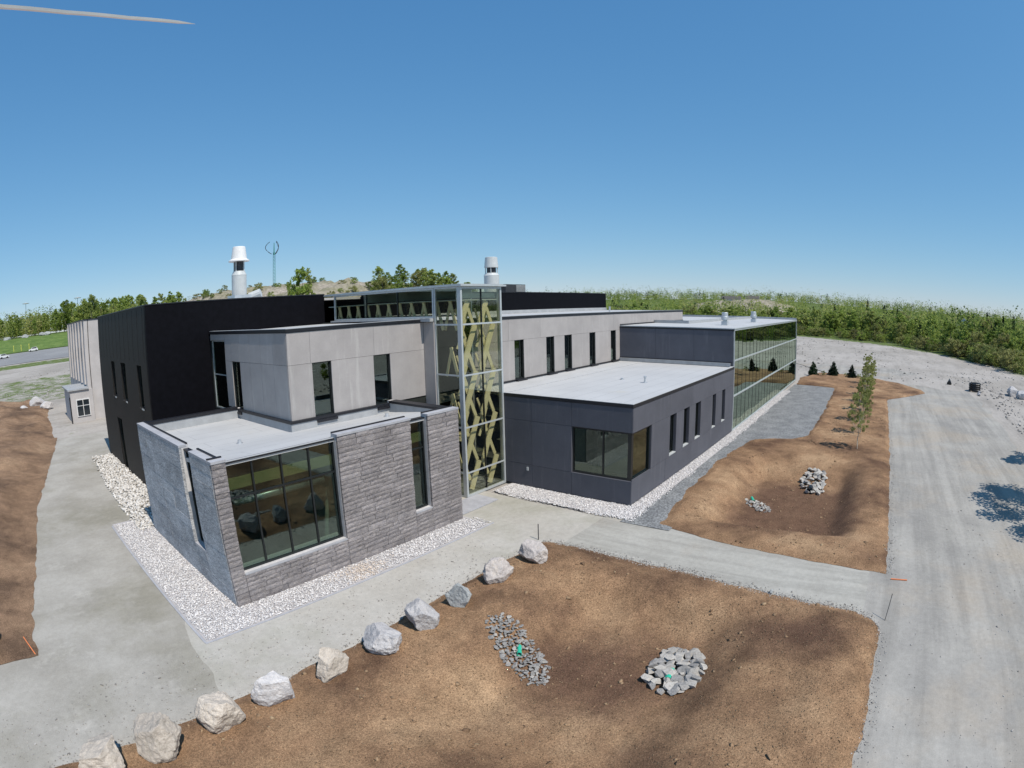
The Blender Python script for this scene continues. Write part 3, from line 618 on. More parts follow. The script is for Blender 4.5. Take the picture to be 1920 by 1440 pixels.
# --- pale upper block: X -8.79..0, Y 2.83..12.55, Z 5.5..9.71
GX0, GY, GZ = -8.79, 2.83, 9.70
GW = [(-7.47, -6.35, 5.50, 8.06), (-3.68, -2.56, 5.50, 8.06)]; GL = [(8.17, 9.27, 5.50, 8.06), (10.22, 12.45, 5.2, 9.2)]
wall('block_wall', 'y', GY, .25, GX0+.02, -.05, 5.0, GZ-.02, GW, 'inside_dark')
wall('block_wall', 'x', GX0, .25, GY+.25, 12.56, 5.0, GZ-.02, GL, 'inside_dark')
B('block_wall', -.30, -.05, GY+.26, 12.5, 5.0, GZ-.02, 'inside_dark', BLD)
panels('y', GY, [(5.50, 8.06, [GX0-.05, -7.47, -6.35, -3.68, -2.56, -.06]), (8.06, 9.56, [GX0-.05, -7.55, -3.62, -.06])], GW, 'precast')
panels('x', GX0, [(5.50, 8.06, [GY+.002, 4.2, 5.55, 6.9, 8.17, 9.27, 10.2]), (8.06, 9.56, [GY+.002, 4.2, 5.55, 6.9, 8.17, 9.27, 10.2]), (9.2, 9.56, [10.22, 12.45])], GL[:1], 'precast')
B('precast_panel', -.06, .06, 1.97, GY-.06, 0, 9.56, 'precast', BLD)
for o in GW: window('y', GY, .06, *o, sill='flash', w=.05)
window('x', GX0, .06, *GL[0], sill='flash', w=.05); window('x', GX0, .06, *GL[1], trans=(7.2,), fm='alu', w=.07)
for bx_ in ((GX0-.09, .02, GY-.09, GY+.3, 9.575, GZ+.03), (GX0-.09, GX0+.3, GY+.303, 12.55, 9.575, GZ+.03)): B('coping', *bx_, 'flash', BLD)
for bx_ in ((GX0-.08, -.3, GY-.08, GY+.29, GZ+.031, GZ+.05), (GX0-.08, GX0+.29, GY+.292, 12.55, GZ+.031, GZ+.05)): B('coping_edge', *bx_, 'upstand', BLD)
B('roof_deck', GX0+.3, -.02, GY+.31, 12.5, 9.45, 9.60, 'roof', BLD)
for o in GW: B('drip_plate', o[0]-.02, o[1]+.06, GY-.26, GY-.055, 5.24, 5.37, 'flash', BLD)
B('drip_plate', GX0-.26, GX0-.055, GL[0][0]-.02, GL[0][1]+.05, 5.24, 5.37, 'flash', BLD)
B('floor_slab', GX0+.26, -.31, GY+.26, 12.5, 5.0, 5.12, 'floor_in', BLD)
MB().tube([(-7.4, GY+1.2, 7.55), (-6.5, GY+1.2, 7.55)], .02, 6).obj('strip_lamp', 'white', BLD)

# --- black metal block: X -13.1..39.7, Y 12.6..30.1, Z 0..11.57
KX0, KY, KZ = -13.10, 12.60, 11.57
KW = [(23.2, 24.6, 5.5, 8.08), (19.2, 20.8, 5.5, 8.08), (14.4, 15.6, 5.5, 8.08), (22.5, 24.2, .05, 3.88)]
wall('metal_wall', 'x', KX0, .30, KY+.3, 30.08, 0, KZ, KW, 'greymetal'); wall('metal_wall', 'y', KY, .30, KX0+.001, -.02, 0, KZ-.001, [], 'blackmetal')
wall('metal_wall', 'y', KY, .30, 3.45, 39.7, 5.3, KZ-.06, [], 'blackmetal')
B('metal_wall', KX0+.01, 39.7, 29.8, 30.07, 0, KZ-.01, 'greymetal', BLD); B('metal_wall', 39.4, 39.7, KY+.31, 29.8, 0, KZ-.05, 'greymetal', BLD)
for i in range(12):    # vertical cladding seams on the black faces
    y_ = 13.4+i*1.42
    if y_ < 30: B('cladding_seam', KX0-.012, KX0-.001, y_, y_+.03, 8.3, KZ-.1, 'greymetal', BLD)
B('coping', KX0-.04, 0.0, KY-.03, KY+.36, KZ+.002, KZ+.07, 'flash', BLD); B('coping', KX0-.04, KX0+.36, KY+.362, 30.12, KZ+.002, KZ+.07, 'flash', BLD)
B('coping', 3.4, 39.74, KY-.03, KY+.36, KZ-.05, KZ+.01, 'flash', BLD)
B('roof_deck', KX0+.31, 39.38, KY+.37, 29.78, KZ-.35, KZ-.2, 'roof', BLD)
for o in KW: window('x', KX0, .17, *o, w=.05, sill='flash' if o[2] > 3 else None)
for o in KW[:3]: B('sill_tip', KX0-.07, KX0-.052, o[0]+.0, o[0]+.55, o[2]-.11, o[2]-.02, 'lightgrey', BLD)
B('inner_wall', KX0+.9, KX0+1.0, 13.0, 29.6, 0, 10.5, 'inside_dark', BLD)

# --- glass tower: X 0..3.43, Y 0..12.5, Z 0..11.5
TZ = 11.43
tr = [1.41, 3.93, 6.73, 9.42]
cw = frame_mesh('y', 0, .0, .16, .0, 3.43, 0.02, TZ, .13).obj('curtain_wall', 'alu', BLD)
def grid(cwo, axis, plane, A, Zs, fm, gm, mw=.09, s=1, dep=.12, thin=()):
    for a in A[1:-1]: MB().box(*ax(axis, plane, *sorted((s*.015, s*dep)), a-(.025 if a in thin else mw/2), a+(.025 if a in thin else mw/2), Zs[0], Zs[-1])).obj('mullion', 'frame' if a in thin else fm, cwo)
    for z in Zs[1:-1]: MB().box(*ax(axis, plane, *sorted((s*-.012, s*.011)), A[0], A[-1], z-mw/2, z+mw/2)).obj('transom', fm, cwo)
    for i in range(len(A)-1):
        for j in range(len(Zs)-1):
            MB().box(*ax(axis, plane, *sorted((s*.05, s*.066)), A[i]+.02, A[i+1]-.02, Zs[j]+.01, Zs[j+1]-.01)).obj('pane', gm, cwo)
grid(cw, 'y', 0, [.13, 1.71, 3.30], [.15]+tr+[TZ-.13], 'alu', 'glass_clear', thin=(1.71,))
cw2 = frame_mesh('x', 0, .0, .12, .165, 1.96, .02, TZ, .09).obj('curtain_wall', 'alu', BLD)
grid(cw2, 'x', 0, [.255, 1.87], [.11]+tr+[TZ-.09], 'alu', 'glass_clear')
cw3 = frame_mesh('x', 0, .0, .12, 2.0, 11.45, 9.78, TZ, .10).obj('curtain_wall', 'alu', BLD)
grid(cw3, 'x', 0, [2.1, 5.0, 7.96, 11.35], [9.88, TZ-.10], 'alu', 'glass_clear', thin=(5.0, 7.96))
cw4 = frame_mesh('x', 3.43, -.12, .0, .165, 2.30, .02, TZ, .09).obj('curtain_wall', 'alu', BLD)
grid(cw4, 'x', 3.43, [.255, 2.21], [.11]+tr+[TZ-.09], 'alu', 'glass_clear', s=-1)
B('block_wall', 3.30, 3.42, 2.31, 12.5, 0, 9.5, 'inside_dark', BLD)
cw5 = frame_mesh('x', 3.43, -.12, .0, 2.32, 12.4, 9.78, TZ, .10).obj('curtain_wall', 'alu', BLD)
grid(cw5, 'x', 3.43, [2.42, 5.0, 7.96, 12.3], [9.88, TZ-.10], 'alu', 'glass_clear', s=-1, thin=(5.0, 7.96))
B('tower_roof', -.10, 3.72, -.14, 12.55, TZ+.005, TZ+.10, 'alu', BLD); B('tower_roof_membrane', -.02, 3.6, .0, 12.5, TZ+.105, TZ+.13, 'upstand', BLD)
B('ceiling', .14, 3.28, .2, 12.3, TZ-.75, TZ-.70, 'inside', BLD)
B('beam', .2, 3.25, .32, .44, TZ-.62, TZ-.36, 'inside', BLD)
for y_ in (2.05, 5.0, 7.96): B('beam', .15, 3.27, y_+.06, y_+.18, TZ-.60, TZ-.1, 'inside', BLD)
B('parapet_curb', -.30, -.02, 2.0, 11.5, 9.60, 9.775, 'upstand', BLD)
for z_ in (0.02, 5.0): B('floor_slab', .14, 3.28, .18 if z_ < 1 else 2.3, 12.5, z_, z_+.2, 'floor_in', BLD)
B('stair_landing', .3, 3.2, 2.2, 3.6, 2.55, 2.75, 'slat', BLD)
def slat(p0, p1, w, th, axis, plane, nm='timber_slat'):
    """flat leaning slat between two points in a wall plane"""
    (a0, z0), (a1, z1) = p0, p1; L = math.hypot(a1-a0, z1-z0); na, nz = -(z1-z0)/L*w/2, (a1-a0)/L*w/2
    c = [(a0+na, z0+nz), (a1+na, z1+nz), (a1-na, z1-nz), (a0-na, z0-nz)]; v = []
    for d in (0, th): v += [((a, plane+d, z) if axis == 'y' else (plane+d, a, z)) for a, z in c]
    MB().add(v, [(0, 1, 2, 3), (7, 6, 5, 4), (0, 4, 5, 1), (1, 5, 6, 2), (2, 6, 7, 3), (3, 7, 4, 0)]).obj(nm, 'slat', BLD)
for j in range(5):          # criss-cross lattice behind the glass, one cross to a bay and storey
    z_ = -.72+j*2.52; hi = lambda v: min(v, TZ-.8); lo = lambda v: max(v, .25)
    for a_ in (.30, 1.86):
        z0_, z1_ = lo(z_), hi(z_+2.52); k0, k1 = (z0_-z_)/2.52, (z1_-z_)/2.52
        slat((a_+1.18*k0, z0_), (a_+1.18*k1, z1_), .36, .07, 'y', .30); slat((a_+1.2-1.14*k0, z0_), (a_+1.2-1.14*k1, z1_), .22, .06, 'y', .46)
        if 0 < j < 4: slat((a_+.1, z_+1.26), (a_+1.1, z_+3.4), .15, .05, 'y', .66); slat((a_+1.15, z_+1.26), (a_+.15, z_+3.4), .13, .05, 'y', .78)
for j in range(11):
    y_ = .55+j*1.02
    for q in range(4 if y_ < 1.4 else 1):
        zb = TZ-.72-2.52*q; slat((y_, zb-1.6), (y_+.50, zb), .19, .06, 'x', .26); slat((y_+1.0, zb-1.6), (y_+.52, zb), .15, .06, 'x', .38)
B('concrete_pad', -2.1, .75, -1.55, -.02, .01, .05, 'stone_cap', BLD)

# --- charcoal wing: X 3.48..22.83, Y -8.09..2.37, Z 0..5.35
DX0, DX1, DY, DZ = 3.48, 22.83, -8.09, 5.35
DF = (DY-.001, -4.52, 1.37, 3.92); DW = [(8.58, 9.62), (10.95, 11.95), (13.2, 14.28), (17.03, 17.83), (19.52, 20.35)]
opsR = [(DX0-.001, 5.82, 1.37, 3.92)]+[(a, b, 1.55, 3.92) for a, b in DW]
wall('wing_wall', 'x', DX0, .25, DY, 0.0, .10, DZ, [DF], 'darkcast'); wall('wing_wall', 'y', DY, .25, DX0+.25, DX1+.2, .10, DZ-.001, [(DX0, 5.82, 1.37, 3.92)]+opsR[1:], 'darkcast')
B('plinth', DX0+.06, DX0+.24, DY+.06, -.02, 0, .099, 'flash', BLD); B('plinth', DX0+.241, DX1, DY+.06, DY+.24, 0, .099, 'flash', BLD)
panels('x', DX0, [(.10, 1.37, [DY-.05, -4.52, -1.9, -.02]), (1.37, 3.92, [-4.52, -1.9, -.02]), (3.92, 5.20, [DY-.05, -4.52, -1.9, -.02])], [], 'darkcast', gap=.014)
xs_ = [DX0-.002, 5.82]+[v for w_ in DW for v in w_]+[DX1]
panels('y', DY, [(.10, 1.46, [DX0-.002, 8.0, 12.6, 17.0, DX1]), (1.46, 3.92, [5.82]+[v for w_ in DW for v in w_]+[DX1]), (3.92, 5.20, [DX0-.002, 8.0, 12.6, 17.0, DX1])], [(a, b, 1.5, 3.9) for a, b in DW], 'darkcast', gap=.014)
B('corner_post', DX0+.05, DX0+.17, DY+.05, DY+.17, 1.40, 3.90, 'frame', BLD)
window('x', DX0, .05, DY+.17, -4.52, 1.38, 3.91, mulls=(-6.38,), w=.09, dep=.12, mw=.08)
window('y', DY, .05, DX0+.17, 5.82, 1.38, 3.91, w=.09, dep=.12)
for a, b in DW:
    window('y', DY, .14, a, b, 1.56, 3.91, mulls=(a+.74*(b-a),), w=.05, dep=.08, mw=.05, sill='lightgrey')
B('coping', DX0-.07, DX0+.22, DY-.07, .0, 5.205, DZ+.03, 'flash', BLD); B('coping', DX0+.221, DX1+.03, DY-.07, DY+.22, 5.205, DZ+.03, 'flash', BLD)
B('coping_edge', DX0-.06, DX0+.2, DY-.06, .0, DZ+.031, DZ+.05, 'roof', BLD); B('coping_edge', DX0+.201, DX1, DY-.06, DY+.2, DZ+.031, DZ+.05, 'roof', BLD)
B('roof_deck', DX0+.2, DX1-.02, DY+.2, 2.32, DZ-.16, DZ-.01, 'roof', BLD)
B('roof_deck', DX0+.05, DX1-.3, .02, 2.2, DZ-.009, DZ+.02, 'roof', BLD)
B('floor_slab', DX0+.26, DX1, DY+.26, 2.2, .02, .14, 'floor_in', BLD); B('ceiling', DX0+.26, DX1, DY+.26, 2.2, 4.25, 4.33, 'inside', BLD)
B('inner_wall', DX0+.3, DX1, -3.6, -3.45, .14, 4.25, 'inside', BLD); B('inner_wall', 8.0, 8.15, DY+.27, -3.61, .14, 4.25, 'inside', BLD); B('inner_wall', 15.4, 15.55, DY+.27, -3.61, .14, 4.25, 'inside', BLD)
B('radiator', 6.9, 7.3, -7.6, -6.4, .14, 2.9, 'inside_yellow', BLD)
B('upstand', DX1-.2, DX1-.06, DY+.25, 2.3, DZ+.02, DZ+.30, 'upstand', BLD)
for X_, Y_, h_ in ((11.2, -5.3, .42), (11.9, -3.3, .1)): MB().lathe([(.16, 0), (.16, .03), (.07, .035), (.07, h_*.75), (.10, h_*.78), (.10, h_), (.02, h_+.02)], (X_, Y_, DZ-.01), 14).obj('roof_vent', 'galv', BLD)
MB().box(DX0-.09, DX0-.055, -1.66, -1.54, 1.02, 1.22).obj('hose_bib', 'lightgrey', BLD)

# --- pale upper block on the right: X 3.43..38.8, Y 2.37..12.55
HY, HZ2, HX1 = 2.37, 9.60, 38.8
HW = [(7.6, 8.63), (11.3, 12.32), (13.7, 14.75), (17.43, 18.4), (21.1, 22.05)]; opsH = [(a, b, 5.5, 8.06) for a, b in HW]
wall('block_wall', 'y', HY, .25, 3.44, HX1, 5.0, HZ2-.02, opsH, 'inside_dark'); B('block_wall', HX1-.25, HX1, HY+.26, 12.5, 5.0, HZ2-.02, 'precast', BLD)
panels('y', HY, [(5.50, 8.06, [3.45, 7.6, 8.63, 11.3, 12.32, 13.7, 14.75, 17.43, 18.4, 21.1, 22.05, 22.9]), (8.06, 9.46, [3.45, 7.0, 10.6, 14.2, 17.9, 21.6, 25.2, 28.9, 32.2, 35.5, HX1+.05])], opsH, 'precast')
panels('y', HY, [(8.55-.1, 8.56, [])], [], 'precast')
for a, b in HW:
    window('y', HY, .06, a, b, 5.5, 8.06, mulls=(a+.72*(b-a),), w=.05, sill='flash', mw=.05); B('drip_plate', a, b+.06, HY-.28, HY-.055, 5.36, 5.48, 'flash', BLD)
B('flashing', 3.5, DX1-.05, HY-.12, HY-.052, 5.40, 5.49, 'flash', BLD); B('upstand', 3.5, DX1-.22, HY-.10, HY-.054, DZ-.01, 5.398, 'upstand', BLD)
B('coping', 3.44, HX1+.09, HY-.09, HY+.3, 9.475, HZ2+.03, 'flash', BLD); B('coping_edge', 3.44, HX1+.08, HY-.08, HY+.29, HZ2+.031, HZ2+.05, 'upstand', BLD)
B('roof_deck', 3.45, HX1-.02, HY+.31, 12.5, 9.35, 9.55, 'roof', BLD)
B('flashing', DX1+.02, HX1+.06, HY-.11, HY-.052, 8.45, 8.55, 'flash', BLD)
B('upstand', 3.6, 39.4, KY-.22, KY-.01, 9.56, 9.85, 'upstand', BLD)
MB().lathe([(.08, 0), (.08, .4), (.1, .42), (.1, .5)], (28, 6, 9.55), 10).obj('roof_vent', 'galv', BLD)

# --- glass hall: X 22.83..58.06, Y -8.09..10, Z 0..8.375
QX1, QZ = 58.06, 8.375
wall('hall_wall', 'x', DX1, .22, DY+.05, HY-.06, DZ-.1, QZ-.10, [], 'darkcast')
panels('x', DX1, [(DZ+.10, QZ-.14, [DY+.02, -4.6, -1.1, HY-.06])], [], 'darkcast', gap=.014)
B('flashing', DX1-.09, DX1-.055, DY+.1, HY-.07, DZ+.31, DZ+.36, 'flash', BLD)
cw6 = frame_mesh('y', DY, -.06, .14, DX1+.02, QX1, .06, QZ, .12).obj('curtain_wall', 'alu', BLD)
Aq = list(np.linspace(DX1+.14, QX1-.12, 25)); Zq = [.18, 2.96, 5.84, QZ-.12]
for z in Zq[1:-1]: B('transom', DX1+.14, QX1-.12, DY-.07, DY+.10, z-.05, z+.05, 'alu', cw6)
for a in Aq[1:-1]: B('mullion', a-.014, a+.014, DY+.004, DY+.12, .18, QZ-.12, 'frame', cw6)
for i in range(len(Aq)-1):
    for j in range(3):
        t1, t2 = random.gauss(0, .0022), random.gauss(0, .003); x0, x1, z0, z1 = Aq[i]+.006, Aq[i+1]-.006, Zq[j]+(.05 if j else 0), Zq[j+1]-(.05 if j < 2 else 0)
        v = []
        for d in (.02, .036):
            v += [(x0, DY+d+t1+t2, z0), (x1, DY+d-t1+t2, z0), (x1, DY+d-t1-t2, z1), (x0, DY+d+t1-t2, z1)]
        MB().add(v, [(0, 1, 2, 3), (7, 6, 5, 4), (0, 4, 5, 1), (1, 5, 6, 2), (2, 6, 7, 3), (3, 7, 4, 0)]).obj('pane', 'glass_mirror', cw6)
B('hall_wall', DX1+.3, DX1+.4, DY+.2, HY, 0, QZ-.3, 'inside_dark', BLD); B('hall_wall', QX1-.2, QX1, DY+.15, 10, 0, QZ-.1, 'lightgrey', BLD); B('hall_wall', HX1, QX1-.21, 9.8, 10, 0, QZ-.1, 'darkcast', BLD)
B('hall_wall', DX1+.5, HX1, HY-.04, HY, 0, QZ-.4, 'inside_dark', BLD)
for x_ in np.linspace(DX1+1.5, QX1-1.5, 14): MB().tube([(x_, DY+.9, .1), (x_, DY+.9, QZ-.3)], .11, 8).obj('column', 'slat', BLD)
B('floor_slab', DX1+.3, QX1-.25, DY+.2, 9.7, .03, .12, 'floor_in', BLD)
B('roof_deck', DX1+.02, QX1-.02, DY-.04, HY-.06, QZ-.02, QZ+.06, 'roof', BLD); B('roof_deck', HX1+.06, QX1-.02, HY-.058, 9.95, QZ-.02, QZ+.06, 'roof', BLD)
B('coping', DX1-.08, DX1+.2, DY-.05, HY-.06, QZ-.12, QZ-.022, 'flash', BLD)
B('coping_edge', DX1-.08, QX1+.08, DY-.10, DY-.045, QZ+.005, QZ+.08, 'alu', BLD)
B('parapet_curb', QX1-.25, QX1-.05, DY, 9.9, QZ+.065, QZ+.33, 'upstand', BLD); B('parapet_curb', HX1-4.0, QX1-.3, -1.4, -1.2, QZ+.065, QZ+.35, 'upstand', BLD)
B('parapet_curb', 30.5, 30.7, -1.19, HY-.07, QZ+.065, QZ+.35, 'upstand', BLD); B('parapet_curb', 30.5, HX1-4.01, -1.4, -1.2, QZ+.065, QZ+.35, 'upstand', BLD)
for X_, Y_ in ((29.2, -5.5), (40.5, -5.7)):
    b_ = MB().box(X_-.28, X_+.28, Y_-.28, Y_+.28, QZ+.061, QZ+.42).obj('roof_ventilator', 'galv', BLD)
    MB().lathe([(.20, 0), (.20, .1), (.36, .16), (.36, .42), (.30, .46), (.30, .78), (.26, .82)], (X_, Y_, QZ+.42), 20).obj('ventilator_hood', 'galv', b_, smooth=False)
# --- things fixed on the roofs
def stack(x, y, z0, H, r, cap, mat1, mat2):
    b_ = MB().lathe([(r, 0), (r, H*.50), (r*1.02, H*.51), (r*.78, H*.58)], (x, y, z0), 24).obj('exhaust_stack', mat1, BLD)
    MB().lathe([(r*.60, H*.58), (r*.60, H*.76)], (x, y, z0), 14).obj('stack_nozzle', 'steel_dark', b_)
    for q in range(4):
        t_ = .6+q*math.pi/2; MB().box(x+r*.78*math.cos(t_)-.03, x+r*.78*math.cos(t_)+.03, y+r*.78*math.sin(t_)-.03, y+r*.78*math.sin(t_)+.03, z0+H*.57, z0+H*.77).obj('cap_strut', mat1, b_)
    MB().lathe([(r*1.42, H*.745), (r*1.42, H*.76), (r*1.08, H*.79), (r*.86, H*.99), (r*.8, H)] if cap else [(r*.92, H*.72), (r*.92, H*.74), (r*.8, H*.99), (r*.7, H)], (x, y, z0), 24).obj('stack_cap', mat2, b_)
    return b_
s1 = stack(-3.12, 20, KZ-.2, 4.45, .60, True, 'lightgrey', 'white'); B('fan_housing', -3.9, -1.9, 19.2, 20.6, KZ-.2, KZ+.55, 'galv', BLD)
MB().tube([(-2.4, 19.6, KZ+.35), (-1.7, 19.0, KZ+.62)], .33, 12).obj('fan_inlet', 'lightgrey', BLD)
stack(19.7, 14, KZ-.25, 3.6, .72, False, 'lightgrey', 'lightgrey')
b_ = B('louvred_unit', 21.3, 24.5, 13.6, 15.4, KZ-.2, 12.36, 'steel_dark', BLD)
for i in range(6): B('louvre', 22.9, 24.45, 13.52, 13.595, KZ+.10+i*.11, KZ+.145+i*.11, 'lightgrey', b_)
MB().lathe([(.62, 0), (.62, .22), (.52, .42), (.2, .55)], (-9.3, 27.5, KZ-.2), 18).obj('roof_dome', 'white', BLD)
for x_, y_ in ((-10.3, 22.0), (-10.0, 22.5)): MB().tube([(x_, y_, KZ-.2), (x_, y_, KZ+.42)], .09, 8).obj('roof_vent', 'white', BLD)

# ------------------------------------------------------------------ pale building behind the black block
WB2 = empty('pale_building', (-6, 58, 0), 'tall pale clad building with small porch behind the black block', 'building')
def BW(n, *a): return B(n, *a, WB2)
BW('main_wall', -11.5, 10, 50.5, 52, 0, 11.9, 'precast_far'); BW('main_wall', -11.5, -10, 52.001, 70, 0, 11.9, 'precast_far'); BW('roof_deck', -11.6, 10, 50.4, 70.1, 11.905, 12.0, 'flash')
for i in range(6): BW('pilaster', -11.72, -11.501, 51.6+i*3.2, 52.2+i*3.2, 4.3, 11.8, 'precast_far')
for i in range(4): BW('slit_window', -11.53, -11.503, 53.4+i*3.2, 54.0+i*3.2, 7.0, 8.6, 'flash')
BW('joint_strip', -10.98, -10.90, 50.43, 50.499, 0.15, 11.9, 'flash'); BW('base_strip', -10.9, -8, 50.44, 50.499, .02, .15, 'flash')
BW('porch_wall', -14.15, -11.0, 49.9, 50.3, 0.02, 3.9, 'precast_far'); BW('porch_wall', -11.4, -11.0, 50.301, 50.49, .02, 3.9, 'precast_far'); BW('porch_wall', -14.15, -13.7, 50.301, 57, .02, 3.9, 'precast_far')
BW('porch_roof', -14.45, -11.502, 49.72, 57.3, 3.905, 4.08, 'upstand'); BW('shade_strip', -14.30, -14.151, 49.88, 50.2, .02, 3.2, 'flash')  # last box: dark strip standing in for the shaded side of the porch edge
fw = MB().box(-13.42, -11.55, 49.80, 49.898, .85, 2.85).obj('window', 'white', WB2)
for x0, x1, z0, z1 in ((-13.32, -12.53, .95, 2.05), (-12.45, -11.65, .95, 2.05), (-13.32, -12.53, 2.15, 2.75), (-12.45, -11.65, 2.15, 2.75)): B('pane', x0, x1, 49.77, 49.799, z0, z1, 'carglass', fw)

# ------------------------------------------------------------------ boulders along the path
def boulder_mesh(name, mat, seed, sx, sy, sz, sub=4, planes=13):
    rr = random.Random(seed); bm = bmesh.new(); bmesh.ops.create_icosphere(bm, subdivisions=sub, radius=1)
    pl = []
    for i in range(planes):
        d = Vector((rr.gauss(0, 1), rr.gauss(0, 1), rr.gauss(.15, .8))).normalized(); pl.append((d, rr.uniform(.56, .86)))
    for v in bm.verts:
        p = v.co.copy()
        for d, h in pl:
            q = p.dot(d)
            if q > h: p -= d*(q-h)
        p *= 1+.09*noise.noise(p*1.9+Vector((seed, 0, 0)))+.06*noise.noise(p*5+Vector((0, seed, 0)))+.03*noise.noise(p*12+Vector((0, 0, seed)))
        v.co = (p.x*sx, p.y*sy, p.z*sz)
    mz = min(v.co.z for v in bm.verts)
    for v in bm.verts: v.co.z = v.co.z-mz*.58
    m = bpy.data.meshes.new(name); bm.to_mesh(m); bm.free(); m.materials.append(MT[mat]); return m
BO = [(-22.75, -7.75, .95, .80, .62, .2, 'rock_tan', 'tan boulder cut off by the bottom edge, leftmost of the row'),
      (-20.85, -7.75, .80, .72, .66, .9, 'rock_tan', 'pale squarish boulder, second from the left in the row'),
      (-18.75, -7.75, .74, .66, .62, 2.1, 'rock_tan', 'warm tan boulder with cracked right side, third from the left'),
      (-16.85, -7.70, .50, .78, .66, 1.1, 'rock_pale', 'narrow upright pale grey boulder with veined face at path edge'),
      (-14.85, -7.65, .68, .50, .52, .35, 'rock_tan', 'low creamy oblong boulder flecked with dark spots at path edge'),
      (-12.75, -7.75, .70, .62, .50, 1.9, 'rock_pale', 'pale mauve boulder overhanging a deep shadow, middle of the row'),
      (-11.0, -7.70, .60, .60, .60, .6, 'rock_pale', 'tall angular pale boulder with a dark cleft left face'),
      (-9.15, -7.75, .54, .52, .50, 2.7, 'rock_grey', 'dark blue-grey boulder, the greyest of the row'),
      (-6.95, -7.75, .66, .56, .52, .1, 'rock_pink', 'greenish pale boulder, second from the row end near the tower'),
      (-4.85, -7.75, .70, .58, .48, 1.4, 'rock_pink', 'pinkish slab boulder at the path corner, rightmost of the row')]
for i, (x, y, a, b, c, rot, mt, lab) in enumerate(BO):
    o = bpy.data.objects.new('boulder', boulder_mesh('boulder', mt, 103+i*11, a*1.02, b*1.02, c*1.12, 5, 9+i % 5)); link(o, None, (x, y, float(hA(x, y))-.02)); o.rotation_euler.z = rot
    tag(o, lab, 'boulder', 'boulders along the path')

# ------------------------------------------------------------------ drain outlets: riprap piles and green pipes
RM = []
for mt in ('riprap', 'riprap_pale'):
    for i, (hv, hf) in enumerate(hulls(7, 13, 40)):
        RM.append(MB().add(hv, [tuple(int(k) for k in q) for q in hf]).mesh('stone', mt))
def pile(label, c, rx, ry, rot, n, s0, s1, hfun, pal, dome=.12):
    cz = float(hfun(np.array(c[0]), np.array(c[1]))); e = empty('riprap_pile', (c[0], c[1], cz), label, 'stone pile', 'riprap piles at the drain outlets')
    m = math.sqrt(n/.86/(rx*ry*4)); nu, nv = max(2, round(m*rx*2)), max(2, round(m*ry*2))
    spots = [((a+.5+random.uniform(-.42, .42))/nu*2-1, (b+.5+random.uniform(-.42, .42))/nv*2-1) for a in range(nu) for b in range(nv)]
    spots = [q for q in spots if abs(q[0])**2.2+abs(q[1])**2.2 < random.uniform(.75, 1.15)]
    for u, v in spots:
        s = random.uniform(s0, s1); x = c[0]+u*rx*math.cos(rot)-v*ry*math.sin(rot); y = c[1]+u*rx*math.sin(rot)+v*ry*math.cos(rot)
        o = bpy.data.objects.new('stone', random.choice(RM[7:] if random.random() < pal else RM[:7])); z = float(hfun(np.array(x), np.array(y)))+.012+dome*(1-u*u)*(1-v*v)+s*.12
        link(o, e, (x, y, z)); o.scale = (s*random.uniform(.8, 1.3), s*random.uniform(.8, 1.15), s*random.uniform(.6, .9)); o.rotation_euler = (random.uniform(-.4, .4), random.uniform(-.4, .4), random.uniform(0, 6.28))
    return cz
def pipe(label, p, d, r, L, mat, hz):
    p = Vector(p); d = Vector(d).normalized(); n = 16; mb = MB(); a = d.cross(Vector((0, 0, 1))).normalized(); b = a.cross(d)
    for q, (t, rad) in enumerate(((0, r), (L*.72, r), (L*.72, r*1.12), (L, r*1.12), (L, r*.92), (0.02, r*.92))):
        mb.v += [tuple(p+d*t+(a*math.cos(2*math.pi*j/n)+b*math.sin(2*math.pi*j/n))*rad) for j in range(n)]
    for q in range(5):
        for j in range(n): mb.f.append((q*n+j, q*n+(j+1) % n, (q+1)*n+(j+1) % n, (q+1)*n+j))
    return tag(mb.obj('drain_pipe', mat), label, 'pipe', 'drain pipes')
pile('grey sloping strip of small broken stones near the boulders', (-9.7, -10.7), 1.6, .72, math.atan2(-2.6, -1.2), 270, .09, .22, hA, .15, .08)
pile('heap of large pale stones in the near bed around a green pipe mouth', (-7.75, -15.4), 1.35, .9, math.atan2(.6, 2.2), 58, .30, .56, hA, .45, .16)
pile('thin scatter of small stones on the far basin slope', (8.7, -13.9), 1.3, .55, math.atan2(-1.5, -1.6), 75, .12, .26, hB, .5, .04)
pile('rounded heap of pale stones in the far basin', (13.8, -16.5), 2.1, .85, .1, 62, .30, .52, hB, .8, .18)
zz = float(hA(-9.75, -10.75)); pipe('short green drain pipe lying in the strip of small grey stones', (-9.55, -10.62, zz+.13), (-.75, -.55, -.05), .075, .46, 'green_pipe', 0)
zz = float(hA(-8.35, -15.45)); pipe('green drain pipe mouth among the large pale stones', (-7.95, -15.33, zz+.22), (-.95, -.15, -.06), .115, .5, 'green_pipe', 0)
zz = float(hB(9.5, -13.4)); pipe('green drain pipe on the scatter of small stones in far basin', (9.8, -13.2, zz+.12), (-.8, -.4, -.1), .085, .5, 'green_pipe', 0)
zz = float(hB(12.6, -16.5)); pipe('dark drain pipe mouth at the front of the far heap of stones', (12.6, -16.5, zz+.26), (-1, 0, -.06), .17, .5, 'black_plastic', 0)

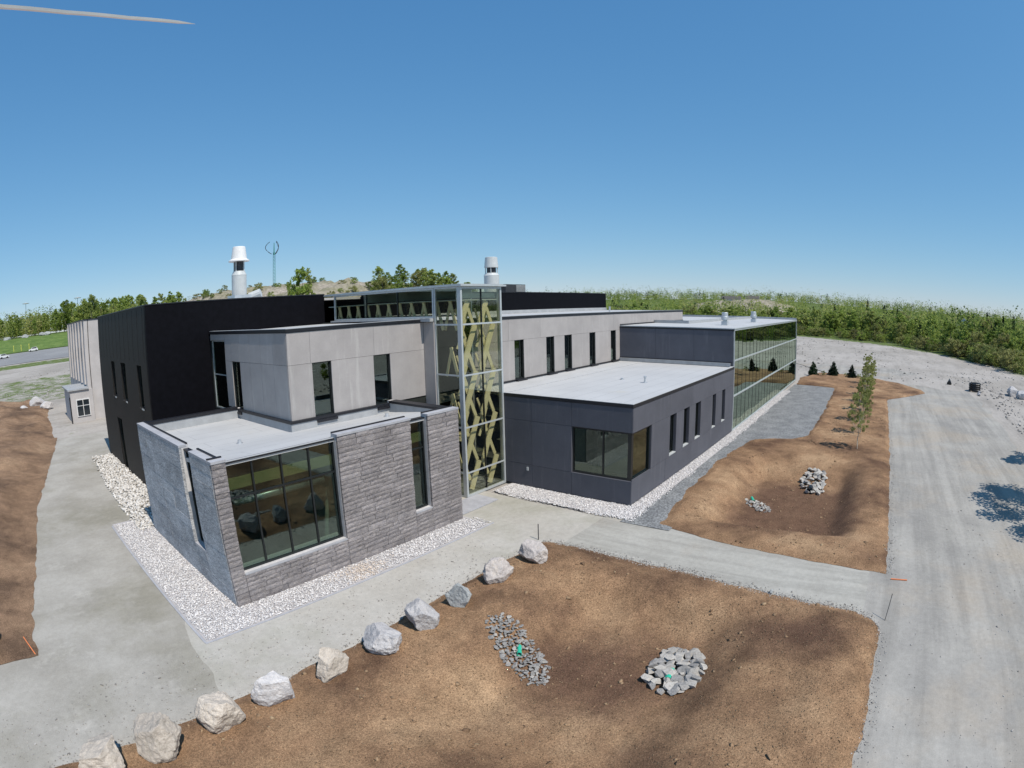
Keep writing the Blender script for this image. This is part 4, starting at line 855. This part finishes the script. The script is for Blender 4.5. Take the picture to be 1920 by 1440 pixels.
# ------------------------------------------------------------------ vegetation
def leaf_quads(C_, size, seed, up=.3, fold=0):
    r = np.random.default_rng(seed); n = len(C_); d = r.normal(size=(n, 3)); d[:, 2] += up; d /= np.linalg.norm(d, axis=1)[:, None]
    e = r.normal(size=(n, 3)); e -= d*(e*d).sum(1)[:, None]; e /= np.linalg.norm(e, axis=1)[:, None]; g = np.cross(d, e)
    s = size*r.uniform(.6, 1.3, (n, 1)); w = s*r.uniform(.45, .8, (n, 1))
    V = np.stack([C_-e*s*.5, C_+g*w*.5-e*s*.05, C_+e*s*.5, C_-g*w*.5+e*s*.05], 1).reshape(-1, 3)
    return V, np.arange(n*4).reshape(-1, 4)
def crown_points(seed, H, rx, z0, nl, n, shape='egg', lobe=(.16, .30)):
    r = np.random.default_rng(seed); L = []
    for i in range(nl):
        t = r.uniform(0.04, 1)**.85; prof = {'egg': math.sin(math.pi*(t*.86+.12))**.75, 'cone': (1-t)*.95+.08, 'round': math.sin(math.pi*(t*.8+.15))**.5, 'column': .55+.45*math.sin(math.pi*t)}[shape]
        a = r.uniform(0, 6.283); q = rx*prof*math.sqrt(r.uniform(.1, 1)); L.append((q*math.cos(a), q*math.sin(a), z0+(H-z0)*t*.93, r.uniform(*lobe)*rx*(1.15-.4*t)))
    L = np.array(L); k = r.integers(0, nl, n); d = r.normal(size=(n, 3)); d /= np.linalg.norm(d, axis=1)[:, None]
    rad = L[k, 3]*r.uniform(.35, 1.12, n)
    return L[k, :3]+d*rad[:, None]*np.array([1, 1, .8]), L
def branch_mb(seed, H, z0, L, r0, nb):
    rr = random.Random(seed); mb = MB(); pts = [(0, 0, -.15)]; x = y = 0
    for i in range(1, 7):
        x += rr.uniform(-.02, .02)*H; y += rr.uniform(-.02, .02)*H; pts.append((x, y, H*.9*i/6))
    mb.tube(pts, [r0*(1-.92*i/6)+.004 for i in range(7)], 7)
    for i in rr.sample(range(len(L)), min(nb, len(L))):
        lx, ly, lz, lr = L[i]; zb = max(z0*.75, lz-math.hypot(lx, ly)*1.1); t = zb/(H*.9)*6; j = min(5, int(t)); f = t-j
        b = Vector(pts[j]).lerp(Vector(pts[j+1]), f); e = Vector((lx, ly, lz)); mid = b.lerp(e, .55)+Vector((0, 0, -.04*H))
        rb = r0*(1-.9*zb/H)*.42; mb.tube([b, mid, e], [rb, rb*.6, rb*.2], 5, False)
    return mb
class Kind:
    def __init__(s, name, seed, H, rx, z0, nl, n, leaf, shape, leafmat, bark, r0, nb, lobe=(.16, .30)):
        C_, L = crown_points(seed, H, rx, z0, nl, n, shape, lobe); V, F = leaf_quads(C_, leaf, seed); s.H = H; s.name = name
        s.crown = fast_mesh('crown', V, F, leafmat); s.trunk = branch_mb(seed, H, z0, L, r0, nb).mesh('trunk', bark)
class Conifer:
    def __init__(s, name, seed, H, R, n, leaf, z0=.3, leafmat='needle', power=.85):
        r = np.random.default_rng(seed); s.H = H; s.name = name; V = []; mb = MB(); mb.tube([(0, 0, -.15), (0, 0, H*.97)], [R*.07+.02, .01], 6); C_ = []
        nw = int(H/.28) if H > 3 else 14
        for i in range(nw):
            t = (i+.5)/nw; z = z0+(H-z0)*t; rad = R*(1-t)**power+.03; nb = max(5, int(11*(1-t)+5))
            for j in range(nb):
                a = r.uniform(0, 6.283); L = rad*r.uniform(.75, 1.1); m = max(3, int(n*L/R/10))
                q = r.uniform(.1, 1, m)**.7; C_.append(np.stack([np.cos(a)*L*q+r.normal(0, .04*R, m), np.sin(a)*L*q+r.normal(0, .04*R, m), z-.28*L*q+r.normal(0, .035*R, m)], -1))
        V, F = leaf_quads(np.concatenate(C_), leaf, seed); s.crown = fast_mesh('crown', V, F, leafmat); s.trunk = mb.mesh('trunk', 'bark')
def plant(kind, x, y, h, label, cat='tree', group=None, name=None, z=None, wide=1.):
    z = float(terrain(x, y)) if z is None else z; e = empty(name or kind.name, (x, y, z), label, cat, group); s = h/kind.H; a = random.uniform(0, 6.28)
    for nm, me in (('trunk', kind.trunk), ('crown', kind.crown)):
        if me is None: continue
        o = bpy.data.objects.new(nm, me); link(o, e, (x, y, z)); o.scale = (s*wide, s*wide, s); o.rotation_euler.z = a
    return e
DEC = [Kind('deciduous_tree', 200+i, 9, 2.1+.25*(i % 3), 1.2, 46, 2600, .40, ('egg', 'egg', 'round', 'column', 'egg')[i], ('leaf', 'leaf_light', 'leaf2', 'leaf_light', 'leaf')[i], 'bark', .13, 10, (.2, .36)) for i in range(5)]
POP = [Kind('poplar_tree', 230+i, 12, 1.7, 1.2, 64, 4200, .36, 'column', 'leaf_light', 'bark', .14, 12, (.24, .46)) for i in range(3)]
SHR = [Kind('shrub', 240+i, 3, 1.8, .15, 24, 1100, .26, 'round', ('leaf2', 'leaf', 'leaf2')[i], 'bark', .05, 10, (.2, .36)) for i in range(3)]
BIR = [Kind('young_birch', 250+i, 4.0, .98, 1.15, 70, 6500, .075, 'column', 'leaf_birch', 'bark_birch', .035, 34, (.10, .22)) for i in range(4)]
SPR = [Conifer('spruce_tree', 260+i, 10, 2.0, 110, .42) for i in range(2)]
CED = [Conifer('young_conifer', 270+i, 2.0, .95, 420, .17, .04, 'needle', .60) for i in range(3)]

# row of young birches on the mulch strip
ords = ('first', 'second', 'third', 'fourth', 'fifth', 'sixth', 'seventh', 'eighth')
for i in range(8):
    x = 21.0+5.55*i; y = -19.15+random.uniform(-.12, .12); z = float(hB(np.array(x), np.array(y)))+.01
    plant(BIR[i % 4], x, y, random.uniform(3.7, 4.3) if i < 7 else 4.4, f'slim young birch, {ords[i]} of the row counted from the nearest' if i < 7 else 'slim young birch, last and farthest of the row', 'tree', 'young birches in a row on the mulch strip', z=z)
for i, (x, y, h, lab) in enumerate(((66.1, -9.8, 1.95, 'small dark conifer nearest the glass hall corner'), (66.4, -13.1, 2.1, 'small dark conifer in the middle of the three'), (65.6, -16.2, 1.9, 'small dark conifer nearest the row of birches'))):
    plant(CED[i], x, y, h, lab, 'conifer', 'small conifers at the bed end', z=float(hB(np.array(x), np.array(y))))
for i, (x, y, h, lab) in enumerate(((66.0, -11.5, .7, 'low dark shrub between the first two small conifers'), (65.2, -17.4, .7, 'low dark shrub right of the last small conifer'), (65.6, -15.3, .65, 'low dark shrub hard against the last small conifer'))):
    plant(SHR[i % 3], x, y, h, lab, 'shrub', 'low shrubs at the bed end', z=float(hB(np.array(x), np.array(y))), name='low_shrub')
plant(DEC[0], 127.5, -42., 4.2, 'lone small tree standing on the gravel clearing', 'tree', z=None)
# the tree just out of frame on the right that throws its shadow on the road
for k_, x, y, h in ((Kind('roadside_tree', 301, 11, 5.6, 2.2, 50, 16000, .27, 'round', 'leaf', 'bark', .2, 38, (.14, .24)), 10.5, -36.8, 11.0), (Kind('roadside_tree', 302, 8, 2.6, 1.5, 34, 6000, .26, 'round', 'leaf', 'bark', .15, 26, (.16, .26)), 22.5, -37.6, 7.5)):
    plant(k_, x, y, h, 'leafy roadside tree casting its branchy shadow on the gravel road' if h > 9 else 'smaller roadside tree throwing the upper patch of shadow on the road', 'tree', z=0.)

# wood beyond the clearing: single trees nearest, the rest one mass
def polar(az, r): return CAM.x+r*math.cos(math.radians(az)), CAM.y+r*math.sin(math.radians(az))
EDGE_AZ = [-42, -30, -25, -16, -12, -8, -3, 0, 3, 6, 9, 12, 30, 46]; EDGE_R = [104, 104, 106, 119, 133, 152, 178, 190, 197, 203, 210, 215, 232, 240]
def edge_r(az): return float(np.interp(az, EDGE_AZ, EDGE_R))
BINS = [(-13.5, 'at the far right edge of the wood'), (-11, 'in the wood right of the lone small tree'), (-8.5, 'in the wood behind the lone small tree'), (-5, 'in the wood left of the lone small tree'), (-2, 'in the wood right of the birch row'),
        (1, 'in the wood beyond the birch row'), (4, 'in the wood beyond the three small conifers'), (8.2, 'in the wood right of the glass hall'), (11, 'above the end of the hall roof'), (15, 'above the roof ventilators'),
        (20, 'above the right end of the pale roof'), (26, 'above the middle of the pale roof'), (90, 'above the black wall right of the tower')]
def where(az, bins): return next(w for a, w in bins if az < a)
for i in range(110):      # front shrubs
    az = random.uniform(-16.3, 8.5); e = edge_r(az); r = e+abs(random.gauss(0, 9))-1; x, y = polar(az, r)
    q = random.randrange(3); h = random.uniform(2.2, 4.0)*(1.15 if az < -8 else .9); wd = random.uniform(1.05, 1.45); w = where(az, BINS).replace('in the wood', 'on the wood edge')
    lab = ('low ' if h < 2.7 else 'tall ' if h > 3.6 else '')+('broad ' if wd > 1.25 else 'rounded ')+('green' if q == 1 else 'olive')+' shrub '+w+('' if r < e+7 else ', set back')
    plant(SHR[q], x, y, h, lab, 'shrub', 'shrubs '+w, wide=wd)
for i in range(170):
    az = random.uniform(-16.3, 33) if i > 60 else random.uniform(-16, 14); e = edge_r(az); r = e+8+abs(random.gauss(0, 30)); x, y = polar(az, r)
    q = random.choice((0, 1, 2, 3, 4, 0, 1)); h = random.uniform(4.6, 10.2)*(0.82 if az < -8 and r < e+25 else 1.); wd = random.uniform(1.0, 1.45); w = where(az, BINS)
    lab = ('low ' if h < 5.6 else 'tall ' if h > 8 else '')+('spreading ' if wd > 1.28 else 'slender ' if q == 3 else 'leafy ')+('olive' if q == 2 else 'green')+' tree '+w+(', in front' if r < e+22 else '' if r < e+50 else ', farther in')
    plant(DEC[q], x, y, h, lab, 'tree', 'trees '+w, wide=wd)
for az, r, h, lab in ((-13.9, 166, 10.8, 'dark spruce, left of the close pair in the wood at right'), (-15.1, 164, 11, 'dark spruce, right of the close pair in the wood at right'), (-9.0, 252, 11.5, 'dark spruce behind the white house in the wood'), (-10.6, 248, 11, 'dark spruce right of the white house in the wood'), (-10.0, 258, 12, 'tall dark spruce above the white house in the wood'),
                      (-2.2, 238, 11, 'dark spruce in the wood above the row of birches'), (4.5, 258, 11.5, 'dark spruce in the wood above the glass hall corner'), (1.0, 330, 13.5, 'broad dark spruce top on the wood skyline')):
    x, y = polar(az, r); plant(random.choice(SPR), x, y, h, lab, 'conifer', 'spruces in the wood')
def far_wood(name, label, n, azf, rf, hf, seed, nq=90, conif=.08):
    r = np.random.default_rng(seed); az = azf(r, n); R = rf(r, n, az); X = CAM.x+R*np.cos(np.radians(az)); Y = CAM.y+R*np.sin(np.radians(az)); Z = terrain(X, Y); h = hf(r, n)*(.45+1.15*fbm(X, Y, .022, 8))*r.uniform(.75, 1.25, n)
    C_ = []; T = []; S = []
    tone = np.clip(.14+.72*r.random(n)+1.0*(fbm(X, Y, .016, 5)-.42), .15, 1.)
    cn = r.random(n) < conif; tone[cn] = .02+.08*r.random(cn.sum())
    for i in range(n):
        t = r.uniform(0.02, .9, nq); w = h[i]*.36*(np.sin(np.pi*(t*.78+.14))**.55 if not cn[i] else (1-t)*.8+.05); a = r.uniform(0, 6.283, nq); q = w*np.sqrt(r.uniform(.2, 1, nq))*(1+.35*np.sin(a*3+i))
        C_.append(np.stack([X[i]+q*np.cos(a), Y[i]+q*np.sin(a), Z[i]+h[i]*(.08+.95*t)], -1)); T.append(np.full(nq*4, tone[i])*r.uniform(.9, 1.1, nq).repeat(4))
    V, F = leaf_quads(np.concatenate(C_), .8, seed, .15); me = fast_mesh(name, V, F, 'leafattr', np.concatenate(T))
    return tag(link(bpy.data.objects.new(name, me)), label, 'wood', kind='stuff')
er = lambda az: np.interp(az, EDGE_AZ, EDGE_R)
far_wood('wood', 'mixed green wood rolling away to the skyline beyond the clearing', 2600, lambda r, n: r.uniform(-42, 52, n), lambda r, n, az: er(az)+14+430*r.random(n)**1.25, lambda r, n: r.uniform(5.5, 9.5, n), 501)
far_wood('skyline_wood', 'distant wooded ridge along the right and middle skyline', 1500, lambda r, n: r.uniform(-46, 56, n), lambda r, n, az: 560+420*r.random(n), lambda r, n: r.uniform(8, 13, n), 502, 40)
# trees to the left: behind the road and behind the black block
LBINS = [(70, 'behind the left exhaust stack'), (76, 'left of the exhaust stack above the black roof'), (80, 'above the left end of the black roof'), (84, 'above the pale clad building'), (86.3, 'just left of the pale clad building'), (89, 'behind the right white car'), (99, 'at the left edge above the lawn')]
for i in range(84):
    az = random.uniform(66, 94); r = random.uniform(292, 345); x, y = polar(az, r); h = (random.uniform(12.5, 17.5) if az < 84 else random.uniform(9, 12.5)); q = random.randrange(5); w = where(az, LBINS)
    lab = ('tall ' if h > 15.5 or (az > 84 and h > 11.4) else 'lower ' if h < 13.5 and (az < 84 or h < 10) else '')+('slim poplar ' if q < 3 else 'broad spring-green tree ')+w+(', nearest' if r < 312 else '')
    plant((POP+DEC[:2])[q], x, y, h, lab, 'tree', 'trees '+w)
far_wood('roadside_wood', 'belt of spring-green trees behind the road at left', 720, lambda r, n: r.uniform(62, 100, n), lambda r, n, az: 300+70*r.random(n), lambda r, n: r.uniform(8.5, 13, n), 503, 130, .05)

# rocky hill behind the black block
def hill(name, az0, az1, r, w, H, seed, kind='structure'):
    def fn(s, t):
        az = np.radians(lerp(az0, az1, s)); R = r+(t-.4)*w; return CAM.x+R*np.cos(az), CAM.y+R*np.sin(az)
    def z(X, Y, s, t):
        k = np.sin(np.pi*np.clip(s, 0, 1))**.55*np.sin(np.pi*np.clip(t, 0, 1))**.8
        return terrain(X, Y)-.5+H*k*(.72+.5*fbm(X, Y, .035, seed, 6))+k*1.6*(fbm(X, Y, .3, seed+9, 4)-.5)*2
    return sheet(name, 'hillrock', 110, 60, fn, z, smooth=False), fn, z
hill('rock_hill', 36, 76, 205, 120, 21.3, 81)
hill('rock_hill', 8.5, 19, 420, 120, 6.5, 84)
def hz(x, y):    # top of the rock hill, sampled by casting down later
    return None
dg = None
def drop(x, y):
    global dg
    if dg is None: bpy.context.view_layer.update(); dg = bpy.context.evaluated_depsgraph_get()
    for o in COL.objects:
        if o.name.startswith('rock_hill'):
            h, l, n, i = o.evaluated_get(dg).ray_cast(Vector((x, y, 200))-o.location, Vector((0, 0, -1)))
            if h: return l.z+o.location.z
    return float(terrain(x, y))
for i in range(86):       # bushes and small trees on the hill
    az = random.uniform(41, 51) if i < 26 else random.uniform(49, 72); r = random.uniform(172, 222); x, y = polar(az, r)
    z = drop(x, y)-.2; k = random.choice(DEC) if i < 26 else random.choice(SHR); h = random.uniform(5.5, 10) if i < 26 else random.uniform(1.4, 2.8)
    w = 'right of the left exhaust stack' if az > 66 else 'below the wind turbine' if az > 59.5 else 'right of the two poplars' if az > 54 else 'near the rear of the tower roof' if az > 50 else 'above the rear of the tower roof' if az > 47 else 'above the front of the tower roof'
    lab = ('tall ' if h > 8 else 'small ' if h > 2.9 or h < 1.9 else 'rounded ')+('olive' if k in (SHR[0], SHR[2], DEC[2]) else 'green')+(' tree' if i < 26 else ' bush')+' on the rocky hill '+w
    plant(k, x, y, h, lab, 'tree' if i < 26 else 'shrub', ('trees' if i < 26 else 'bushes')+' on the rocky hill '+w, z=z, wide=random.uniform(1., 1.4))
for az, r, h, lab in ((58.6, 150, 15.5, 'tall leafy poplar in front of the rocky hill, right of the pair'), (58.0, 152, 15.2, 'tall leafy poplar in front of the rocky hill, left of the pair'), (59.7, 156, 13.0, 'thin sparse sapling left of the two tall poplars')):
    x, y = polar(az, r); plant(POP[0] if h > 14 else POP[1], x, y, h+7.6, lab, 'tree', 'poplars before the hill', z=None, wide=.8 if h > 14 else .3)

# ------------------------------------------------------------------ far things
def turbine():
    x, y = polar(61.2, 214); z = drop(x, y)-.3; e = empty('wind_turbine', (x, y, z), 'small vertical-axis wind turbine on a lattice mast on the hill', 'wind turbine'); H = 13.2; mb = MB()
    top = z+H; w0, w1 = .62, .42
    for a in range(3):
        t = a*2.094; mb.tube([(x+w0*math.cos(t), y+w0*math.sin(t), z), (x+w1*math.cos(t), y+w1*math.sin(t), top)], .075, 6)
    for i in range(11):
        z0 = z+H*i/11; z1 = z+H*(i+1)/11; q0 = lerp(w0, w1, i/11); q1 = lerp(w0, w1, (i+1)/11)
        for a in range(3):
            t0, t1 = a*2.094, (a+1)*2.094; mb.tube([(x+q0*math.cos(t0), y+q0*math.sin(t0), z0), (x+q1*math.cos(t1), y+q1*math.sin(t1), z1)], .035, 4)
    mb.obj('lattice_mast', 'teal', e)
    MB().tube([(x, y, top-1.0), (x, y, top+3.6)], [.32, .14], 10).obj('rotor_shaft', 'teal', e)
    for a in range(3):
        t = .55+a*2.094; pts = []
        for i in range(11):
            u = i/10; rad = .25+3.1*math.sin(math.pi*(.06+.80*u))**.9; pts.append((x+rad*math.cos(t), y+rad*math.sin(t), top-.6+4.6*u))
        MB().tube(pts, .12, 6).obj('rotor_blade', 'steel_dark', e)
turbine()
def car(x, y, rot, label, flip):
    z = float(terrain(x, y)); e = empty('parked_car', (x, y, z+.06), label, 'car', 'cars by the road'); c, s = math.cos(rot), math.sin(rot)
    def put(nm, v, f, mat, par=e):
        mb = MB().add([(x+p[0]*c-p[1]*s, y+p[0]*s+p[1]*c, z+.06+p[2]) for p in v], f); return mb.obj(nm, mat, par)
    def prism(prof, w0, w1=None):
        w1 = w1 or w0; n = len(prof); v = [(p[0], -w0, p[1]) for p in prof]+[(p[0], w1, p[1]) for p in prof]
        return v, [tuple(range(n-1, -1, -1)), tuple(range(n, 2*n))]+[(i, (i+1) % n, n+(i+1) % n, n+i) for i in range(n)]
    put('body', *prism([(-2.15, .35), (2.15, .35), (2.2, .75), (1.3, .98), (-2.1, 1.02), (-2.2, .7)], .88), 'carwhite')
    cab = put('cabin', *prism([(-2.0, 1.021), (1.1, 1.0), (.45, 1.58), (-1.5, 1.62)], .76), 'carwhite')
    put('window', *prism([(-1.75, 1.06), (.85, 1.06), (.38, 1.5), (-1.4, 1.52)], .768), 'carglass', cab)
    for px_ in (-1.35, 1.35):
        for py_ in (-.8, .8):
            n = 14; v = [(px_+.34*math.cos(2*math.pi*i/n), py_+d, .30+.34*math.sin(2*math.pi*i/n)) for d in (-.11, .11) for i in range(n)]
            put('wheel', v, [tuple(range(n)), tuple(range(2*n-1, n-1, -1))]+[(i, n+i, n+(i+1) % n, (i+1) % n) for i in range(n)], 'tyre')
    for py_ in (-.6, .6): put('headlight', *[[(a+2.16, b+py_, d+.68) for a, b, d in ((0, -.15, -.07), (.05, -.15, -.07), (.05, .15, -.07), (0, .15, -.07), (0, -.15, .07), (.04, -.15, .07), (.04, .15, .07), (0, .15, .07))], [(0, 3, 2, 1), (4, 5, 6, 7), (0, 1, 5, 4), (1, 2, 6, 5), (2, 3, 7, 6), (3, 0, 4, 7)]], 'lightgrey')
# asphalt road, its lawn bank and the things beside it
def f_asph(s, t):
    az = np.radians(lerp(70., 102., s)); R = lerp(196., 243., t); return CAM.x+R*np.cos(az), CAM.y+R*np.sin(az)
sheet('road', 'asphalt', 80, 12, f_asph, lambda X, Y, s, t: terrain(X, Y)+.06)
def f_lawn(s, t):
    az = np.radians(lerp(70., 102., s)); R = lerp(245., 296., t); return CAM.x+R*np.cos(az), CAM.y+R*np.sin(az)
sheet('lawn', 'grass', 80, 14, f_lawn, lambda X, Y, s, t: terrain(X, Y)+.08+.25*fbm(X, Y, .15, 91))
x, y = polar(87.3, 241); car(x, y, math.radians(180), 'white car on the far road, right of the other car', 0)
x, y = polar(90.65, 226); car(x, y, math.radians(15), 'white car at the left edge on the far road', 0)
for i, (az, lab) in enumerate(((89.5, 'leftmost of the three yellow posts on the lawn edge'), (88.65, 'middle one of the three yellow posts on the lawn edge'), (87.75, 'rightmost of the three yellow posts on the lawn edge'))):
    x, y = polar(az, 249); z = float(terrain(x, y)); tag(MB().lathe([(.22, 0), (.22, .1), (.16, .12), (.16, 2.1), (.22, 2.15), (.22, 2.5), (.1, 2.6)], (x, y, z), 10).obj('marker_post', 'yellow'), lab, 'post', 'yellow marker posts')
RKS = [(96, 'rock_pale'), (90.2, 'rock_pale'), (88.1, 'rock_pale'), (86.2, 'rock_pale'), (85.6, 'rock_pale'), (91.6, 'rock_pale')]
for i, (az, mt) in enumerate(RKS[1:]):
    x, y = polar(az, 291); o = bpy.data.objects.new('rock_outcrop', boulder_mesh('rock_outcrop', 'rock_grey', 400+i, 2.6, 2.0, 1.3, 3)); link(o, None, (x, y, float(terrain(x, y))-.3)); o.rotation_euler.z = i
    tag(o, ('pale rock outcrop above the two parked cars', 'pale rock outcrop at the lawn top above the right car', 'large pale rock outcrop at the lawn top', 'large pale rock outcrop nearest the pale building', 'pale rock outcrop at the left edge of the lawn top')[i], 'rock', 'rock outcrops above the lawn')
for az, r, H, lab in ((87.93, 360, 24, 'tall thin lamp mast above the left trees, the left one'), (82.14, 350, 24, 'tall thin lamp mast above the left trees, the right one')):
    x, y = polar(az, r); z = float(terrain(x, y)); zt = CAM.z+math.tan(math.radians(3.35))*r; e = empty('lamp_mast', (x, y, z), lab, 'lamp post', 'lamp masts above the trees')
    MB().tube([(x, y, z), (x, y, zt)], [.28, .13], 8).obj('pole', 'lightgrey', e); MB().lathe([(2.4, -.12), (2.4, .1), (.6, .35), (.3, .5)], (x, y, zt), 14).obj('lamp_ring', 'lightgrey', e)
for i, (px, py, a, lab) in enumerate(((-16.5, 66, .9, 'pale boulder heap beside the porch of the pale building'), (-17.8, 69, 1.2, 'low pale boulder left of the porch boulder heap'), (-20.5, 66, .7, 'grey weathered boulder behind the brown earth mound'))):
    o = bpy.data.objects.new('boulder', boulder_mesh('boulder', 'rock_pale', 430+i, a*1.3, a, a*.8, 3)); link(o, None, (px, py, float(terrain(px, py))+.2)); tag(o, lab, 'boulder', 'boulders behind the earth mound')
for i, (az, r, sx, lab) in enumerate(((-9.52, 232, .8, 'white gabled house half hidden in the wood at right'), (15.25, 430, 1.4, 'long dark-roofed house on the rocky skyline knoll'), (13.1, 436, 1., 'smaller house on the skyline knoll right of the long one'))):
    x, y = polar(az, r); z = drop(x, y)-.3+(3.2 if i == 0 else -1.2); e = empty('house', (x, y, z), lab, 'house', 'houses in the distance'); w, d, h = 5*sx, 4, 3.0; rr_ = math.radians(az+90)
    c, s = math.cos(rr_), math.sin(rr_); T = lambda p: (x+p[0]*c-p[1]*s, y+p[0]*s+p[1]*c, z+p[2])
    bxv = lambda x0, x1, y0, y1, z0, z1: ([T(p) for p in ((x0, y0, z0), (x1, y0, z0), (x1, y1, z0), (x0, y1, z0), (x0, y0, z1), (x1, y0, z1), (x1, y1, z1), (x0, y1, z1))], [(0, 3, 2, 1), (4, 5, 6, 7), (0, 1, 5, 4), (1, 2, 6, 5), (2, 3, 7, 6), (3, 0, 4, 7)])
    MB().add(*bxv(-w, w, -d, d, -3, h)).obj('wall', 'white' if i == 0 else 'siding', e)
    if i: v = [T(p) for p in ((-w-.4, -d-.5, h), (w+.4, -d-.5, h), (w+.4, d+.5, h), (-w-.4, d+.5, h), (-w-.4, 0, h+2.2), (w+.4, 0, h+2.2))]; f = [(0, 1, 5, 4), (2, 3, 4, 5), (0, 4, 3), (1, 2, 5), (0, 3, 2, 1)]
    else: v = [T(p) for p in ((-w-.4, -d-.5, h), (-w-.4, d+.5, h), (w+.4, d+.5, h), (w+.4, -d-.5, h), (0, -d-.5, h+3.2), (0, d+.5, h+3.2))]; f = [(0, 4, 5, 1), (3, 2, 5, 4), (0, 3, 4), (1, 5, 2), (0, 1, 2, 3)]
    MB().add(v, f).obj('roof', 'roofdark' if i else 'lightgrey', e)
    for q in (-.55, .1, .6): MB().add(*bxv(w*q-.6, w*q+.6, -d-.04, -d-.002, 1, 2.2)).obj('window', 'carglass', e)

# ------------------------------------------------------------------ small things on the ground
def stake(p0, p1, r, mat, label, name='survey_stake', grp=None):
    return tag(MB().tube([p0, p1], r, 6).obj(name, mat), label, 'stake', grp)
stake((-2.5, -6.45, -.05), (-2.45, -6.4, .75), .022, 'steel_dark', 'thin dark steel stake standing at the path corner', 'steel_stake')
stake((-3.6, -21.9, -.05), (-3.2, -21.95, .9), .014, 'steel_dark', 'thin leaning wire stake at the bed corner by the road', 'wire_stake')
stake((-.2, -22.0, .03), (-.15, -22.75, .03), .03, 'orange', 'orange-tipped survey stake lying on the gravel road')
stake((-23.75, -.65, 0), (-24.0, -.2, .55), .02, 'orange', 'leaning orange survey stake at the tip of the earth mound')
tag(MB().lathe([(.22, 0), (.24, .1), (.24, .42), (.16, .5), (.12, .5), (.12, .3)], (-25.35, .75, .25), 14).obj('black_bucket', 'black_plastic'), 'black bucket at the left edge on the earth mound', 'bucket')
o = bpy.data.objects.new('stone_lump', boulder_mesh('stone_lump', 'rubble' if False else 'rock_grey', 470, .14, .1, .1, 2)); link(o, None, (-2.75, -17.2, .02)); tag(o, 'small dark stone lump on the edge of the path', 'stone')
def coil(x, y, R, r, n, label):
    z = float(terrain(x, y)); e = empty('pipe_coil', (x, y, z), label, 'pipe coil')
    for i in range(n): MB().tube([(x+R*math.cos(t)+random.uniform(-.03, .03), y+R*math.sin(t), z+r+i*r*1.7) for t in np.linspace(0, 6.283, 19)], r, 7).obj('pipe_turn', 'black_plastic', e)
coil(61.2, -36.3, .85, .16, 4, 'coil of black pipe at the right edge of the gravel road')
o = bpy.data.objects.new('stump', boulder_mesh('stump', 'black_plastic', 480, .55, .45, .6, 3)); link(o, None, (66.8, -32.8, 0)); tag(o, 'dark uprooted stump on the gravel left of the pipe coil', 'stump')
for i, (x, y, a, lab) in enumerate(((60.0, -42.5, 1.5, 'white rock block, left of the pair at the right edge'), (57.6, -43.4, 1.3, 'white rock block, right of the pair at the right edge'), (58.6, -36.6, .5, 'small white rock just below the pipe coil'), (57.2, -36.3, .42, 'smaller white rock nearest the camera below the pipe coil'))):
    o = bpy.data.objects.new('white_rock', boulder_mesh('white_rock', 'rock_pale', 490+i, a, a*.8, a*.6, 3)); link(o, None, (x, y, float(terrain(x, y)))); tag(o, lab, 'rock', 'white rocks right of the road')
tag(B('edging_strip', -17.3, -2.0, -3.50, -3.42, -.02, .03, 'stone_cap', None), 'narrow pale edging strip along the gravel before the stone wing', 'edging')
tag(B('edging_strip', -17.32, -17.22, -3.41, 10.9, -.02, .03, 'stone_cap', None), 'narrow pale edging strip along the gravel left of the stone wing', 'edging')

# ------------------------------------------------------------------ the drone's own propeller, reaching into the top left of the view
def px_ray(px, py):
    x, y = (px-960)/1000, -(py-720)/1000; r = math.hypot(x, y); th = LA*r+LB*r**3; return cf*math.cos(th)+(r2*x+u2*y)/r*math.sin(th)
tip = CAM+px_ray(366, 45)*.345; hub = CAM+px_ray(-95, 4.5)*.335
pe = empty('drone_propeller', hub, 'thin pale propeller blade of the drone in the upper left sky', 'propeller')
ctl = [CAM+px_ray(px, py)*d for px, py, d in ((-95, 4.5, .335), (0, 12.5, .337), (120, 23, .34), (240, 33.5, .342), (366, 45, .345))]     # gently swept blade
dirv = (tip-hub).normalized(); side = dirv.cross(px_ray(180, 28)).normalized(); dep = dirv.cross(side).normalized()
def blade(sgn):
    for nm, mat, c0, c1 in (('blade', 'prop', -.5, .15), ('blade_stripe', 'proptip', .15, .5)):
        mb = MB(); n = 17
        for i in range(n):
            u = .02+.98*i/(n-1); q = u*4; k = min(3, int(q)); c = ctl[k].lerp(ctl[k+1], q-k); c = hub+(c-hub)*sgn; w = .0029*(1-.3*u)*(1 if u < .93 else max(.06, (1-u)/.07))
            mb.v += [tuple(c-side*(w*c0)+dep*.0007), tuple(c-side*(w*c1)+dep*.0007), tuple(c-side*(w*c1)-dep*.0007), tuple(c-side*(w*c0)-dep*.0007)]
        for i in range(n-1):
            for j in range(4): mb.f.append((i*4+j, i*4+(j+1) % 4, (i+1)*4+(j+1) % 4, (i+1)*4+j))
        mb.f += [(3, 2, 1, 0), ((n-1)*4, (n-1)*4+1, (n-1)*4+2, (n-1)*4+3)]; mb.obj(nm, mat, pe, loc=tuple(hub))
blade(1); blade(-1)
MB().lathe([(.006, -.006), (.007, 0), (.005, .006)], tuple(hub), 12).obj('hub', 'prop', pe)
